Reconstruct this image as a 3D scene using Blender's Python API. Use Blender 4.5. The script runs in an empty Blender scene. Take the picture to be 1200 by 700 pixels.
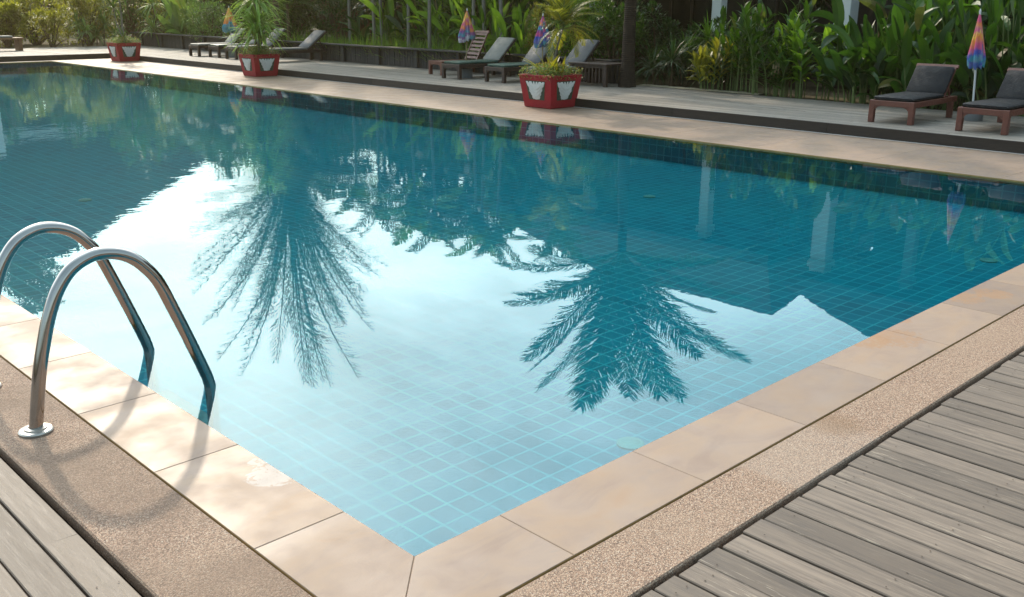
import bpy, bmesh, math, random
from mathutils import Vector, Matrix, Euler
import numpy as np

R = math.radians
scene = bpy.context.scene
COL = scene.collection
rng = random.Random(7)

# ----------------------------------------------------------------- helpers
class MB:
    """collects polygons and links them as ONE mesh object"""
    def __init__(self):
        self.v = []; self.f = []; self.m = []
    def poly(self, pts, mi=0):
        n = len(self.v)
        self.v += [tuple(p) for p in pts]
        self.f.append(tuple(range(n, n + len(pts)))); self.m.append(mi)
    def grid(self, rows, mi=0, closed=False):
        n = len(self.v); w = len(rows[0])
        for r in rows: self.v += [tuple(p) for p in r]
        for i in range(len(rows) - 1):
            for j in range(w if closed else w - 1):
                k = (j + 1) % w
                self.f.append((n + i*w + j, n + i*w + k, n + (i+1)*w + k, n + (i+1)*w + j)); self.m.append(mi)
    def box(self, c, s, rot=None, bev=0.0, mi=0, segs=1):
        bm = bmesh.new()
        bmesh.ops.create_cube(bm, size=1)
        bmesh.ops.scale(bm, vec=s, verts=bm.verts)
        if bev > 0:
            bmesh.ops.bevel(bm, geom=list(bm.edges), offset=bev, segments=segs, affect='EDGES', profile=.6)
        M = Matrix.Translation(c)
        if rot is not None: M = M @ rot.to_matrix().to_4x4()
        bmesh.ops.transform(bm, matrix=M, verts=bm.verts)
        self.add_bm(bm, mi)
    def b(self, x0, x1, y0, y1, z0, z1, bev=0.0, mi=0):
        self.box(((x0+x1)/2, (y0+y1)/2, (z0+z1)/2), (x1-x0, y1-y0, z1-z0), None, bev, mi)
    def bar(self, p, q, w, h, bev=0.0, mi=0, up=(0, 0, 1)):
        p = Vector(p); q = Vector(q); d = q - p
        x = d.normalized(); u = Vector(up)
        y = u.cross(x)
        if y.length < 1e-4: y = Vector((0, 1, 0)).cross(x)
        y.normalize(); z = x.cross(y)
        M = Matrix((x, y, z)).transposed()
        self.box((p + q) / 2, (d.length, w, h), M.to_quaternion(), bev, mi)
    def add_bm(self, bm, mi=0):
        n = len(self.v)
        bm.verts.ensure_lookup_table(); bm.verts.index_update()
        self.v += [tuple(v.co) for v in bm.verts]
        for f in bm.faces:
            self.f.append(tuple(n + v.index for v in f.verts)); self.m.append(mi)
        bm.free()
    def tube(self, pts, rad, n=8, mi=0, cap=True):
        pts = [Vector(p) for p in pts]
        if not isinstance(rad, (list, tuple)): rad = [rad] * len(pts)
        rows = []; prev = None
        for i, p in enumerate(pts):
            t = (pts[min(i+1, len(pts)-1)] - pts[max(i-1, 0)]).normalized()
            if prev is None:
                a = t.orthogonal().normalized()
            else:
                a = (prev - t * prev.dot(t)).normalized()
            prev = a; bb = t.cross(a)
            rows.append([p + (a*math.cos(2*math.pi*k/n) + bb*math.sin(2*math.pi*k/n)) * rad[i] for k in range(n)])
        self.grid(rows, mi, True)
        if cap:
            self.poly(rows[0][::-1], mi); self.poly(rows[-1], mi)
    def lathe(self, prof, c=(0, 0, 0), n=24, mi=0):
        c = Vector(c)
        rows = [[c + Vector((r*math.cos(2*math.pi*k/n), r*math.sin(2*math.pi*k/n), z)) for k in range(n)] for r, z in prof]
        self.grid(rows, mi, True)
        self.poly(rows[0][::-1], mi); self.poly(rows[-1], mi)
    def build(self, name, mats, parent=None, smooth=False, angle=None):
        me = bpy.data.meshes.new(name)
        me.from_pydata(self.v, [], self.f)
        if not isinstance(mats, (list, tuple)): mats = [mats]
        for m in mats: me.materials.append(m)
        if len(mats) > 1: me.polygons.foreach_set('material_index', self.m)
        if smooth: me.polygons.foreach_set('use_smooth', [True]*len(self.f))
        me.update()
        if smooth and angle is not None:
            try: me.set_sharp_from_angle(angle=R(angle))
            except Exception: pass
        o = bpy.data.objects.new(name, me); COL.objects.link(o)
        if parent is not None: o.parent = parent
        return o

def tag(o, label=None, cat=None, group=None, kind=None):
    if label: o['label'] = label
    if cat: o['category'] = cat
    if group: o['group'] = group
    if kind: o['kind'] = kind
    return o
def thing(name, label, cat, loc=(0, 0, 0), rz=0.0, group=None, sc=1.0):
    o = bpy.data.objects.new(name, None); COL.objects.link(o)
    o.empty_display_size = .1
    o.location = loc; o.rotation_euler = (0, 0, rz); o.scale = (sc,)*3
    return tag(o, label, cat, group)
KIDS = {}
def dup(root, loc, rz=0.0, label=None, group=None, sc=1.0):
    def rec(o, parent):
        c = o.copy(); COL.objects.link(c)
        if parent is not None: c.parent = parent
        for ch in list(o.children): rec(ch, c)
        return c
    r = rec(root, None)
    r.location = loc; r.rotation_euler = (0, 0, rz); r.scale = (sc,)*3 if not isinstance(sc, tuple) else sc
    if label: r['label'] = label
    if group: r['group'] = group
    return r
def V(*a): return Vector(a)

# ----------------------------------------------------------------- materials
class NT:
    def __init__(self, name):
        self.mat = bpy.data.materials.new(name); self.mat.use_nodes = True
        self.t = self.mat.node_tree; self.t.nodes.clear()
        self.out = self.n('ShaderNodeOutputMaterial')
    def n(self, typ, **kw):
        nd = self.t.nodes.new(typ)
        for k, v in kw.items(): setattr(nd, k, v)
        return nd
    def set(self, sock, v):
        if isinstance(v, bpy.types.NodeSocket): self.t.links.new(v, sock)
        elif v is not None:
            if sock.type == 'RGBA' and len(v) == 3: v = (*v, 1)
            sock.default_value = v
    def coord(self, kind='Object'): return self.n('ShaderNodeTexCoord').outputs[kind]
    def mapping(self, vec, scale=(1, 1, 1), loc=(0, 0, 0), rot=(0, 0, 0)):
        m = self.n('ShaderNodeMapping'); self.set(m.inputs[0], vec)
        m.inputs['Scale'].default_value = scale; m.inputs['Location'].default_value = loc; m.inputs['Rotation'].default_value = rot
        return m.outputs[0]
    def noise(self, vec, scale=5, detail=4, rough=.55, out='Fac', dist=0):
        x = self.n('ShaderNodeTexNoise'); self.set(x.inputs['Vector'], vec)
        x.inputs['Scale'].default_value = scale; x.inputs['Detail'].default_value = detail; x.inputs['Roughness'].default_value = rough
        x.inputs['Distortion'].default_value = dist
        return x.outputs[out]
    def voronoi(self, vec, scale, out='Color', feat='F1'):
        x = self.n('ShaderNodeTexVoronoi', feature=feat); self.set(x.inputs['Vector'], vec); x.inputs['Scale'].default_value = scale
        return x.outputs[out]
    def math(self, op, a, b=None, c=None, clamp=False):
        x = self.n('ShaderNodeMath', operation=op, use_clamp=clamp); self.set(x.inputs[0], a)
        if b is not None: self.set(x.inputs[1], b)
        if c is not None: self.set(x.inputs[2], c)
        return x.outputs[0]
    def vmath(self, op, a, b=None, out=0):
        x = self.n('ShaderNodeVectorMath', operation=op); self.set(x.inputs[0], a)
        if b is not None: self.set(x.inputs[1], b)
        return x.outputs[out]
    def ramp(self, fac, stops, interp='LINEAR'):
        x = self.n('ShaderNodeValToRGB'); x.color_ramp.interpolation = interp
        els = x.color_ramp.elements
        while len(els) < len(stops): els.new(.5)
        for e, (p, c) in zip(els, stops):
            e.position = p; e.color = (*c, 1) if len(c) == 3 else c
        self.set(x.inputs[0], fac); return x.outputs[0]
    def maprange(self, v, a, b, c=0., d=1., smooth=True):
        x = self.n('ShaderNodeMapRange', interpolation_type='SMOOTHSTEP' if smooth else 'LINEAR')
        self.set(x.inputs[0], v)
        for i, q in enumerate((a, b, c, d)): x.inputs[i+1].default_value = q
        return x.outputs[0]
    def mix(self, f, a, b, blend='MIX'):
        x = self.n('ShaderNodeMix', data_type='RGBA', blend_type=blend)
        self.set(x.inputs['Factor'], f); self.set(x.inputs[6], a); self.set(x.inputs[7], b)
        return x.outputs[2]
    def bump(self, h, strength=.3, dist=.01):
        x = self.n('ShaderNodeBump'); self.set(x.inputs['Height'], h)
        x.inputs['Strength'].default_value = strength; x.inputs['Distance'].default_value = dist
        return x.outputs[0]
    def sep(self, vec):
        x = self.n('ShaderNodeSeparateXYZ'); self.set(x.inputs[0], vec); return x.outputs
    def island(self): return self.n('ShaderNodeNewGeometry').outputs['Random Per Island']
    def bsdf(self, color, rough=.6, metal=0., normal=None, spec=.5, **kw):
        p = self.n('ShaderNodeBsdfPrincipled')
        self.set(p.inputs['Base Color'], color); self.set(p.inputs['Roughness'], rough)
        self.set(p.inputs['Metallic'], metal); self.set(p.inputs['Specular IOR Level'], spec)
        if normal is not None: self.set(p.inputs['Normal'], normal)
        for k, v in kw.items(): self.set(p.inputs[k], v)
        return p.outputs[0]
    def done(self, shader):
        self.t.links.new(shader, self.out.inputs[0]); return self.mat

def m_plain(name, col, rough=.6, var=.25, scale=8, metal=0., bump=.1, spec=.4):
    t = NT(name); c = t.coord()
    n = t.noise(c, scale, 5)
    k = t.mix(n, tuple(x*(1-var) for x in col), tuple(min(1, x*(1+var)) for x in col))
    r = t.maprange(t.noise(c, scale*2.3, 3), .2, .8, max(.05, rough-.12), min(1, rough+.12))
    return t.done(t.bsdf(k, r, metal, t.bump(t.noise(c, scale*6, 4), bump, .01), spec))

def m_leaf(name, c1, c2, trans=.45, rough=.42):
    c1 = (c1[0]*.95, c1[1]*1.15, c1[2]*.8); c2 = (c2[0]*1.0, c2[1]*1.2, c2[2]*.8)
    t = NT(name); r = t.island(); c = t.coord()
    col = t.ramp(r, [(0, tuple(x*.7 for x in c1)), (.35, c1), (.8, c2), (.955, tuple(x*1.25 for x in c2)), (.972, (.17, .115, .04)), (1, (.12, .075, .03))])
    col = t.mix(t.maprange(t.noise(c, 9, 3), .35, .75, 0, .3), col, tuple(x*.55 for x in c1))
    p = t.bsdf(col, rough, spec=.45)
    tr = t.n('ShaderNodeBsdfTranslucent')
    t.set(tr.inputs[0], t.mix(.5, col, tuple(min(1, x*y) for x, y in zip(c2, (2.6, 2.3, .7)))))
    mx = t.n('ShaderNodeMixShader'); mx.inputs[0].default_value = trans
    t.t.links.new(p, mx.inputs[1]); t.t.links.new(tr.outputs[0], mx.inputs[2])
    return t.done(mx.outputs[0])

def m_bark(name, col, ring=0.):
    t = NT(name); c = t.coord()
    n = t.noise(t.mapping(c, (14, 14, 3)), 1.6, 6, .65)
    k = t.mix(n, tuple(x*.45 for x in col), tuple(x*1.35 for x in col))
    h = n
    if ring:
        w = t.n('ShaderNodeTexWave', bands_direction='Z'); t.set(w.inputs[0], c); w.inputs['Scale'].default_value = ring
        w.inputs['Distortion'].default_value = 1.5
        k = t.mix(t.maprange(w.outputs[1], .0, .25, .5, 0), k, tuple(x*.35 for x in col))
        h = t.math('ADD', n, w.outputs[1])
    return t.done(t.bsdf(k, .85, normal=t.bump(h, .5, .02), spec=.2))

def m_boards(name, axis, dark, light, worn, warm=0.):
    """weathered planks: a tone per plank, long grain and paler worn flakes"""
    t = NT(name); c = t.coord(); isl = t.island()
    off = t.n('ShaderNodeCombineXYZ'); t.set(off.inputs[0], t.math('MULTIPLY', isl, 37.)); t.set(off.inputs[1], t.math('MULTIPLY', isl, 91.))
    c2 = t.vmath('ADD', c, off.outputs[0])
    s = (9, .55, 9) if axis == 'y' else (.55, 9, 9)
    grain = t.noise(t.mapping(c2, tuple(x*7 for x in s)), 1., 6, .65, dist=.6)
    big = t.noise(t.mapping(c2, tuple(x*.45 for x in s)), 1., 4)
    soft = t.noise(c, .9, 3)
    k = t.mix(t.maprange(grain, .3, .7), dark, light)
    tone = t.maprange(isl, 0, 1, .70, 1.2, False)
    k = t.mix(1., k, t.n('ShaderNodeCombineColor').outputs[0] if False else k)
    tv = t.n('ShaderNodeCombineXYZ')
    for i in range(3): t.set(tv.inputs[i], tone)
    k = t.mix(1., k, tv.outputs[0], 'MULTIPLY')
    k = t.mix(t.maprange(big, .45, .75, 0, .45), k, tuple(x*.72 for x in dark))
    fl = t.math('MULTIPLY', t.maprange(t.noise(t.mapping(c2, tuple(x*4 for x in s)), 3., 6, .75), .555, .64),
                t.maprange(t.noise(t.mapping(c2, tuple(x*.3 for x in s)), 1.3, 3), .44, .58))
    k = t.mix(t.math('MULTIPLY', fl, .8), k, worn)
    crack = t.maprange(t.noise(t.mapping(c2, tuple(x*11 for x in s)), 1., 3, .6, dist=.4), .60, .70)
    k = t.mix(t.math('MULTIPLY', crack, .35), k, tuple(x*.35 for x in dark))
    knot = t.voronoi(t.mapping(c2, (5, 1.1, 1)), 1., 'Distance')
    k = t.mix(t.maprange(knot, .03, .09, .6, 0), k, tuple(x*.4 for x in dark))
    k = t.mix(t.maprange(soft, .35, .7, 0, .3), k, tuple(x*.8 for x in light))
    r = t.maprange(grain, .2, .8, .5, .78)
    return t.done(t.bsdf(k, r, normal=t.bump(t.math('ADD', grain, t.math('MULTIPLY', fl, .3)), .45, .004), spec=.35))

M = {}
# sandstone coping with patches and stains
def m_coping(name, stains=True):
    t = NT(name); c = t.coord(); isl = t.island()
    off = t.n('ShaderNodeCombineXYZ'); t.set(off.inputs[0], t.math('MULTIPLY', isl, 23.)); t.set(off.inputs[1], t.math('MULTIPLY', isl, 57.))
    c2 = t.vmath('ADD', c, off.outputs[0])
    a = t.noise(t.mapping(c2, (1.6, 3.2, 1), rot=(0, 0, .5)), 1.7, 6, .6, dist=1.4)
    k = t.ramp(a, [(.25, (0.212, 0.142, 0.110)), (.45, (0.256, 0.176, 0.130)), (.6, (0.276, 0.186, 0.128)), (.78, (0.278, 0.170, 0.104))])
    tv = t.n('ShaderNodeCombineXYZ')
    for i, (p, q) in enumerate(((.84, 1.12), (.84, 1.10), (.86, 1.08))): t.set(tv.inputs[i], t.maprange(isl, 0, 1, p, q, False))
    k = t.mix(1., k, tv.outputs[0], 'MULTIPLY')
    band = t.noise(t.mapping(c2, (1, 4, 1), rot=(0, 0, .3)), 3.2, 5, .7, dist=2.2)
    k = t.mix(t.maprange(band, .56, .74, 0, .35), k, (.20, .155, .135))
    k = t.mix(t.maprange(t.noise(c2, 2.2, 5, .65, dist=1), .58, .75, 0, .4), k, (.34, .225, .135))
    if stains:
        def blotch(k, x, y, rad, col, thr, sc=14, amt=.75):
            d = t.vmath('DISTANCE', c, (x, y, 0), out=1)
            m = t.maprange(d, rad*.25, rad, 1, 0)
            q = t.maprange(t.math('MULTIPLY', m, t.noise(c, sc, 5, .7, dist=1.5)), thr, thr+.05, 0, amt)
            return t.mix(q, k, col)
        for x, y, r in ((3.04, .0, .30), (3.2, -.09, .33), (3.5, .0, .1), (4.2, -.04, .28), (4.42, -.14, .24)):
            k = blotch(k, x, y, r, (.30, .155, .07), .40, 22, .7)
        k = blotch(k, -.035, .80, .19, (.37, .33, .31), .36, 20, .7)
        k = blotch(k, -.02, .93, .09, (.37, .33, .31), .42, 20, .7)
    po = t.maprange(t.noise(c, 75, 4, .7), .62, .72, 0, .35)
    k = t.mix(t.math('MULTIPLY', po, t.maprange(t.noise(c2, 4, 3), .35, .6)), k, (.16, .115, .085))
    k = t.mix(t.maprange(t.noise(c, 1.1, 5, .7), .5, .72, 0, .12), k, (.21, .16, .13))
    g = t.noise(c, 160, 3)
    k = t.mix(t.maprange(g, .3, .7, .12, 0), k, (.2, .15, .11))
    rg = t.maprange(t.noise(c2, 3, 4), .3, .7, .42, .65)
    return t.done(t.bsdf(k, rg, normal=t.bump(t.math('ADD', g, t.math('MULTIPLY', a, 2.)), .12, .004), spec=.4))
M['coping'] = m_coping('sandstone_coping')
M['coping_face'] = m_plain('ochre_stone_edge', (.36, .22, .075), .5, .3, 9)
M['joint'] = m_plain('dark_joint', (.20, .145, .11), .9)
M['pale_strip'] = m_plain('pale_strip', (.7, .68, .66), .8, .08)

def m_aggregate():
    t = NT('exposed_aggregate'); c = t.coord()
    vc = t.voronoi(c, 245, 'Color'); vd = t.voronoi(c, 245, 'Distance')
    s = t.sep(vc)[0]
    k = t.ramp(s, [(0, (0.102, 0.057, 0.038)), (.25, (0.245, 0.146, 0.098)), (.55, (0.365, 0.224, 0.152)), (.85, (0.458, 0.313, 0.218)), (1, (0.524, 0.410, 0.324))])
    k = t.mix(t.maprange(vd, .45, .75, 0, .6), k, (.10, .075, .06))
    k = t.mix(t.maprange(t.noise(c, 1.8, 4), .4, .7, 0, .35), k, (.33, .23, .16))
    # a patch of newer, greyer aggregate with a brown wet mark beside it
    x = t.sep(c)
    p = t.math('MULTIPLY', t.maprange(x[0], 1.28, 1.33), t.maprange(x[0], 1.98, 1.9))
    p = t.math('MULTIPLY', p, t.maprange(x[1], -.30, -.34))
    k = t.mix(t.math('MULTIPLY', p, .16), k, (.42, .36, .31))
    d = t.vmath('DISTANCE', c, (1.93, -.42, 0), out=1)
    k = t.mix(t.math('MULTIPLY', t.maprange(d, .05, .16, 1, 0), .5), k, (.2, .115, .06))
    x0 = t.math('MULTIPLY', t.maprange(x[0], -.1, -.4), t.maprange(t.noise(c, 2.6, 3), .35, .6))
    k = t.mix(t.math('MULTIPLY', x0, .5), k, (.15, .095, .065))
    return t.done(t.bsdf(k, .75, normal=t.bump(t.math('SUBTRACT', 1., vd), .7, .004), spec=.35))
M['aggregate'] = m_aggregate()
M['deck'] = m_boards('grey_decking', 'y', (.104, .076, .059), (.215, .165, .129), (.38, .31, .24))
M['deck_far'] = m_boards('far_decking', 'y', (.155, .132, .112), (.275, .238, .202), (.40, .345, .285))
M['fascia'] = m_boards('dark_fascia', 'y', (.022, .015, .012), (.05, .037, .03), (.08, .06, .05))
M['wallwood'] = m_boards('wall_timber', 'y', (.028, .025, .026), (.062, .056, .055), (.10, .09, .085))
M['nail'] = m_plain('rusty_nail', (.05, .03, .02), .7)
M['void'] = m_plain('dark_subfloor', (.018, .015, .013), .95)
M['wood'] = m_plain('red_brown_timber', (.135, .042, .028), .42, .4, 14, spec=.5)
M['wood_dark'] = m_plain('dark_timber', (.045, .025, .02), .5, .4, 12)
M['steel'] = None
t = NT('brushed_steel'); c = t.coord()
M['steel'] = t.done(t.bsdf((.43, .40, .38), t.maprange(t.noise(c, 12, 3), .3, .7, .10, .17), 1.))
M['flange'] = m_plain('dull_steel_plate', (.42, .40, .37), .38, .15, 20, .85)
M['red'] = m_plain('red_paint', (.29, .012, .022), .55, .38, 5, spec=.3, bump=.25)
M['emblem'] = m_plain('white_relief', (.62, .62, .60), .6, .14, 25, bump=.3)
M['panel'] = m_plain('dark_panel', (.045, .06, .04), .7, .4, 30)
M['soil'] = m_plain('soil', (.06, .042, .03), .95, .4, 20)
M['sunlit_ground'] = m_plain('sun_painted_ground', (.34, .29, .2), .9, .4, 9, bump=.5)
M['vinyl_black'] = m_plain('black_vinyl', (.013, .013, .016), .6, .3, 6, spec=.2, bump=.5)
M['vinyl_white'] = m_plain('pale_vinyl', (.21, .205, .19), .6, .3, 7, spec=.2, bump=.5)
M['vinyl_grey'] = m_plain('grey_vinyl', (.115, .115, .12), .6, .35, 9, spec=.2, bump=.5)
M['vinyl_green'] = m_plain('green_vinyl', (.03, .075, .06), .4, .3, 6, spec=.25, bump=.5)
M['concrete'] = m_plain('grey_concrete', (.20, .21, .22), .8, .2, 14)
M['pole_white'] = m_plain('white_pole', (.6, .6, .6), .4, .1)
M['white'] = m_plain('white_render', (.80, .80, .78), .7, .08, 3)
M['brown_wall'] = m_plain('shaded_wall', (.035, .028, .025), .8, .2, 2)  # veranda shade is put into this dark brown
M['red_wall'] = m_plain('red_brown_wall', (.19, .075, .045), .8, .25, 3)
M['roof'] = m_plain('roof_tile', (.018, .012, .011), .95, .3, 4, spec=.05)
M['fascia_white'] = m_plain('white_fascia', (.55, .55, .53), .6, .1, 3)
M['hall_wood'] = m_plain('hall_timber', (.19, .10, .05), .6, .35, 6)
M['bark_dark'] = m_bark('dark_bark', (.042, .03, .024), 9)
M['bark_grey'] = m_bark('pale_bark', (.27, .25, .22), 12)
M['bark_brown'] = m_bark('brown_bark', (.13, .09, .06))
M['stem'] = m_plain('green_stem', (.12, .16, .05), .6, .4, 5)
M['stem_dry'] = m_plain('dry_stem', (.25, .19, .10), .8, .3, 8)
M['leaf_deep'] = m_leaf('deep_leaf', (.012, .036, .010), (.034, .08, .016), .32)  # darkened to carry the shade of the trees on the hedge
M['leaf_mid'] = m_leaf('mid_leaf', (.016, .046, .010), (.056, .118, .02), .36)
M['leaf_bright'] = m_leaf('bright_leaf', (.06, .125, .02), (.16, .25, .04), .5)  # lightened to carry the backlight in the foliage
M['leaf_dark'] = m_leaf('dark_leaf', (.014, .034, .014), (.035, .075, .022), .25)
M['leaf_grey'] = m_leaf('silvery_leaf', (.07, .12, .055), (.17, .24, .10), .35)
M['leaf_pale'] = m_leaf('pale_leaf', (.12, .19, .07), (.26, .36, .13), .4)
M['leaf_palm'] = m_leaf('palm_leaf', (.028, .06, .018), (.075, .12, .03), .3)
M['leaf_yellow_glow'] = m_leaf('yellow_glow_leaf', (.13, .125, .025), (.25, .22, .045), .45)  # true yellow on planter palm and ginger; painted golden glow on far-left bushes
M['leaf_croton'] = m_leaf('croton_leaf', (.10, .075, .03), (.24, .22, .07), .35)
M['flower'] = m_leaf('small_flowers', (.30, .09, .06), (.45, .30, .12), .3)
M['grass'] = m_leaf('border_grass', (.06, .12, .025), (.15, .22, .05), .45)
M['light_glass'] = m_plain('pale_lens', (.20, .42, .36), .35, .1)

def m_tile(name, ax):
    t = NT(name); c = t.sep(t.coord()); P = .1232
    offs = {'x': .05, 'y': .012, 'z': .0}
    ln = []; cell = []
    for a in ax:
        u = t.math('DIVIDE', t.math('SUBTRACT', c['xyz'.index(a)], offs[a]), P)
        fr = t.math('FRACT', t.math('ADD', u, 500.))
        dd = t.math('ABSOLUTE', t.math('SUBTRACT', fr, .5))
        ln.append(t.maprange(dd, .435, .465)); cell.append(t.math('FLOOR', u))
    g = t.math('MAXIMUM', ln[0], ln[1])
    wn = t.n('ShaderNodeTexWhiteNoise', noise_dimensions='3D')
    cv = t.n('ShaderNodeCombineXYZ'); t.set(cv.inputs[0], cell[0]); t.set(cv.inputs[1], cell[1])
    t.set(wn.inputs[0], cv.outputs[0])
    k = t.ramp(wn.outputs[0], [(0, (.0002, .215, .30)), (.5, (.0004, .262, .355)), (1, (.001, .295, .39))])
    k = t.mix(t.maprange(t.noise(t.coord(), .5, 3), .35, .7, 0, .35), k, (.003, .33, .36))
    k = t.mix(t.math('MULTIPLY', g, t.maprange(t.noise(t.coord(), 3.5, 4, .6), .3, .7, .42, .68)), k, (.09, .63, .67))
    return t.done(t.bsdf(k, .5, spec=.2))
M['tile_floor'] = m_tile('pool_tile_floor', 'xy')
M['tile_wx'] = m_tile('pool_tile_long_wall', 'yz')
M['tile_wy'] = m_tile('pool_tile_end_wall', 'xz')

def m_water():
    t = NT('pool_water'); c = t.coord()
    n1 = t.noise(t.mapping(c, (1, 1, 1)), 2.2, 3, .5)
    n2 = t.noise(c, 11, 2, .5)
    x = t.sep(c)
    amt = t.maprange(t.math('ADD', x[1], t.math('MULTIPLY', x[0], .45)), 2.2, 9., .2, 1.1)
    h = t.math('ADD', t.math('MULTIPLY', n1, .55), t.math('MULTIPLY', n2, .10))
    h = t.math('MULTIPLY', h, amt)
    nb = t.bump(h, .5, WAVE)
    fr = t.n('ShaderNodeFresnel'); fr.inputs[0].default_value = WIOR; t.set(fr.inputs[1], nb)
    tr = t.n('ShaderNodeBsdfTransparent'); tr.inputs[0].default_value = (.58, .97, 1., 1)
    gl = t.n('ShaderNodeBsdfGlossy'); gl.inputs['Roughness'].default_value = 0.; t.set(gl.inputs['Normal'], nb)
    gl.inputs[0].default_value = (.83, .985, 1, 1)
    mx = t.n('ShaderNodeMixShader'); t.set(mx.inputs[0], fr.outputs[0])
    t.t.links.new(tr.outputs[0], mx.inputs[1]); t.t.links.new(gl.outputs[0], mx.inputs[2])
    return t.done(mx.outputs[0])
WAVE = .006; WIOR = 1.5
M['water'] = m_water()

# ----------------------------------------------------------------- setting
PX, PY = 8.754, 27.71          # pool width and length
ZW = -.015                      # water level
XD = 10.70                     # front edge of the raised far terrace
ZD = .147                      # its height
CW = .350                      # near coping width
AGX, AGY = -.693, -.616        # outer edges of the aggregate strips

def struct(o): return tag(o, kind='structure')

m = MB()   # basin
zb = -.32
m.poly([(0, 0, zb), (PX, 0, zb), (PX, PY, zb), (0, PY, zb)], 0)
m.poly([(0, 0, zb), (0, PY, zb), (0, PY, -.05), (0, 0, -.05)], 1)
m.poly([(PX, 0, zb), (PX, PY, zb), (PX, PY, -.05), (PX, 0, -.05)], 1)
m.poly([(0, 0, zb), (PX, 0, zb), (PX, 0, -.05), (0, 0, -.05)], 2)
m.poly([(0, PY, zb), (PX, PY, zb), (PX, PY, -.05), (0, PY, -.05)], 2)
struct(m.build('pool_basin', [M['tile_floor'], M['tile_wx'], M['tile_wy']]))

m = MB(); m.poly([(0.001, 0.001, ZW), (PX-.001, 0.001, ZW), (PX-.001, PY-.001, ZW), (0.001, PY-.001, ZW)])
struct(m.build('pool_water', M['water']))

def slab(m, pts, z0, z1, bev=.0022, side=None):
    """a stone slab of any outline with a small chamfer; material 1 on the sides"""
    c = sum((Vector((*p, 0)) for p in pts), Vector()) / len(pts)
    def inset(p):
        v = Vector((*p, 0)); d = (c - v); return v + d.normalized() * bev * 1.3
    top = [Vector((p[0], p[1], z1)) for p in map(inset, pts)]
    e = [Vector((*p, z1-bev)) for p in pts]; bo = [Vector((*p, z0)) for p in pts]
    n = len(m.v); k = len(pts)
    m.v += [tuple(v) for v in top + e + bo]
    m.f.append(tuple(range(n, n+k))); m.m.append(0)
    for i in range(k):
        j = (i+1) % k
        m.f.append((n+i, n+k+i, n+k+j, n+j)); m.m.append(0)
        m.f.append((n+k+i, n+2*k+i, n+2*k+j, n+k+j)); m.m.append(1)
m = MB(); g = .0007
xs = [.375 + .7245*k for k in range(0, 12)]
xs = [0] + [x for x in xs if x < PX-.2] + [PX]
for a, b in zip(xs[:-1], xs[1:]):
    lo = -CW if a == 0 else a
    slab(m, [(lo+g if a else -CW+g, -CW), (b-g, -CW), (b-g, 0), (a+g, 0)], -.05, 0)
ys = [0] + [.39 + .7365*k for k in range(0, 37)] + [PY]
for a, b in zip(ys[:-1], ys[1:]):
    slab(m, [(-CW, -CW+g if a == 0 else a+g), (0, a+g), (0, b-g), (-CW, b-g)], -.05, 0)
ys = [-6 + 1.48*k for k in range(0, 24)]
ys = [y for y in ys if y < PY+.3] + [PY+CW]
for a, b in zip(ys[:-1], ys[1:]):
    slab(m, [(PX, a+.0008), (XD-.03, a+.0008), (XD-.03, b-.0008), (PX, b-.0008)], -.05, 0, .002)
xs = [-CW + .74*k for k in range(0, 13)]
xs = [x for x in xs if x < PX-.2] + [PX-.003]
for a, b in zip(xs[:-1], xs[1:]):
    slab(m, [(a+g, PY), (b-g, PY), (b-g, PY+CW), (a+g, PY+CW)], -.05, 0)
struct(m.build('pool_coping', [M['coping'], M['coping_face']]))

m = MB()   # dark bed under the slabs (below joints) and pale strip along the terrace step
m.b(-CW-.003, -.02, -CW-.003, PY+CW, -.2, -.03)
m.b(-.02, PX+.0, -CW-.003, -.02, -.2, -.03)
m.b(PX+.02, XD-.03, -6, PY+CW, -.2, -.03)
m.b(XD-.03, XD, -6, PY+CW, -.2, .004, mi=1)
struct(m.build('coping_bed', [M['joint'], M['pale_strip']]))

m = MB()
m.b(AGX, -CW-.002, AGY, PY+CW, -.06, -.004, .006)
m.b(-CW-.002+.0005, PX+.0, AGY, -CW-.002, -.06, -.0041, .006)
struct(m.build('aggregate_strip', M['aggregate']))

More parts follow.
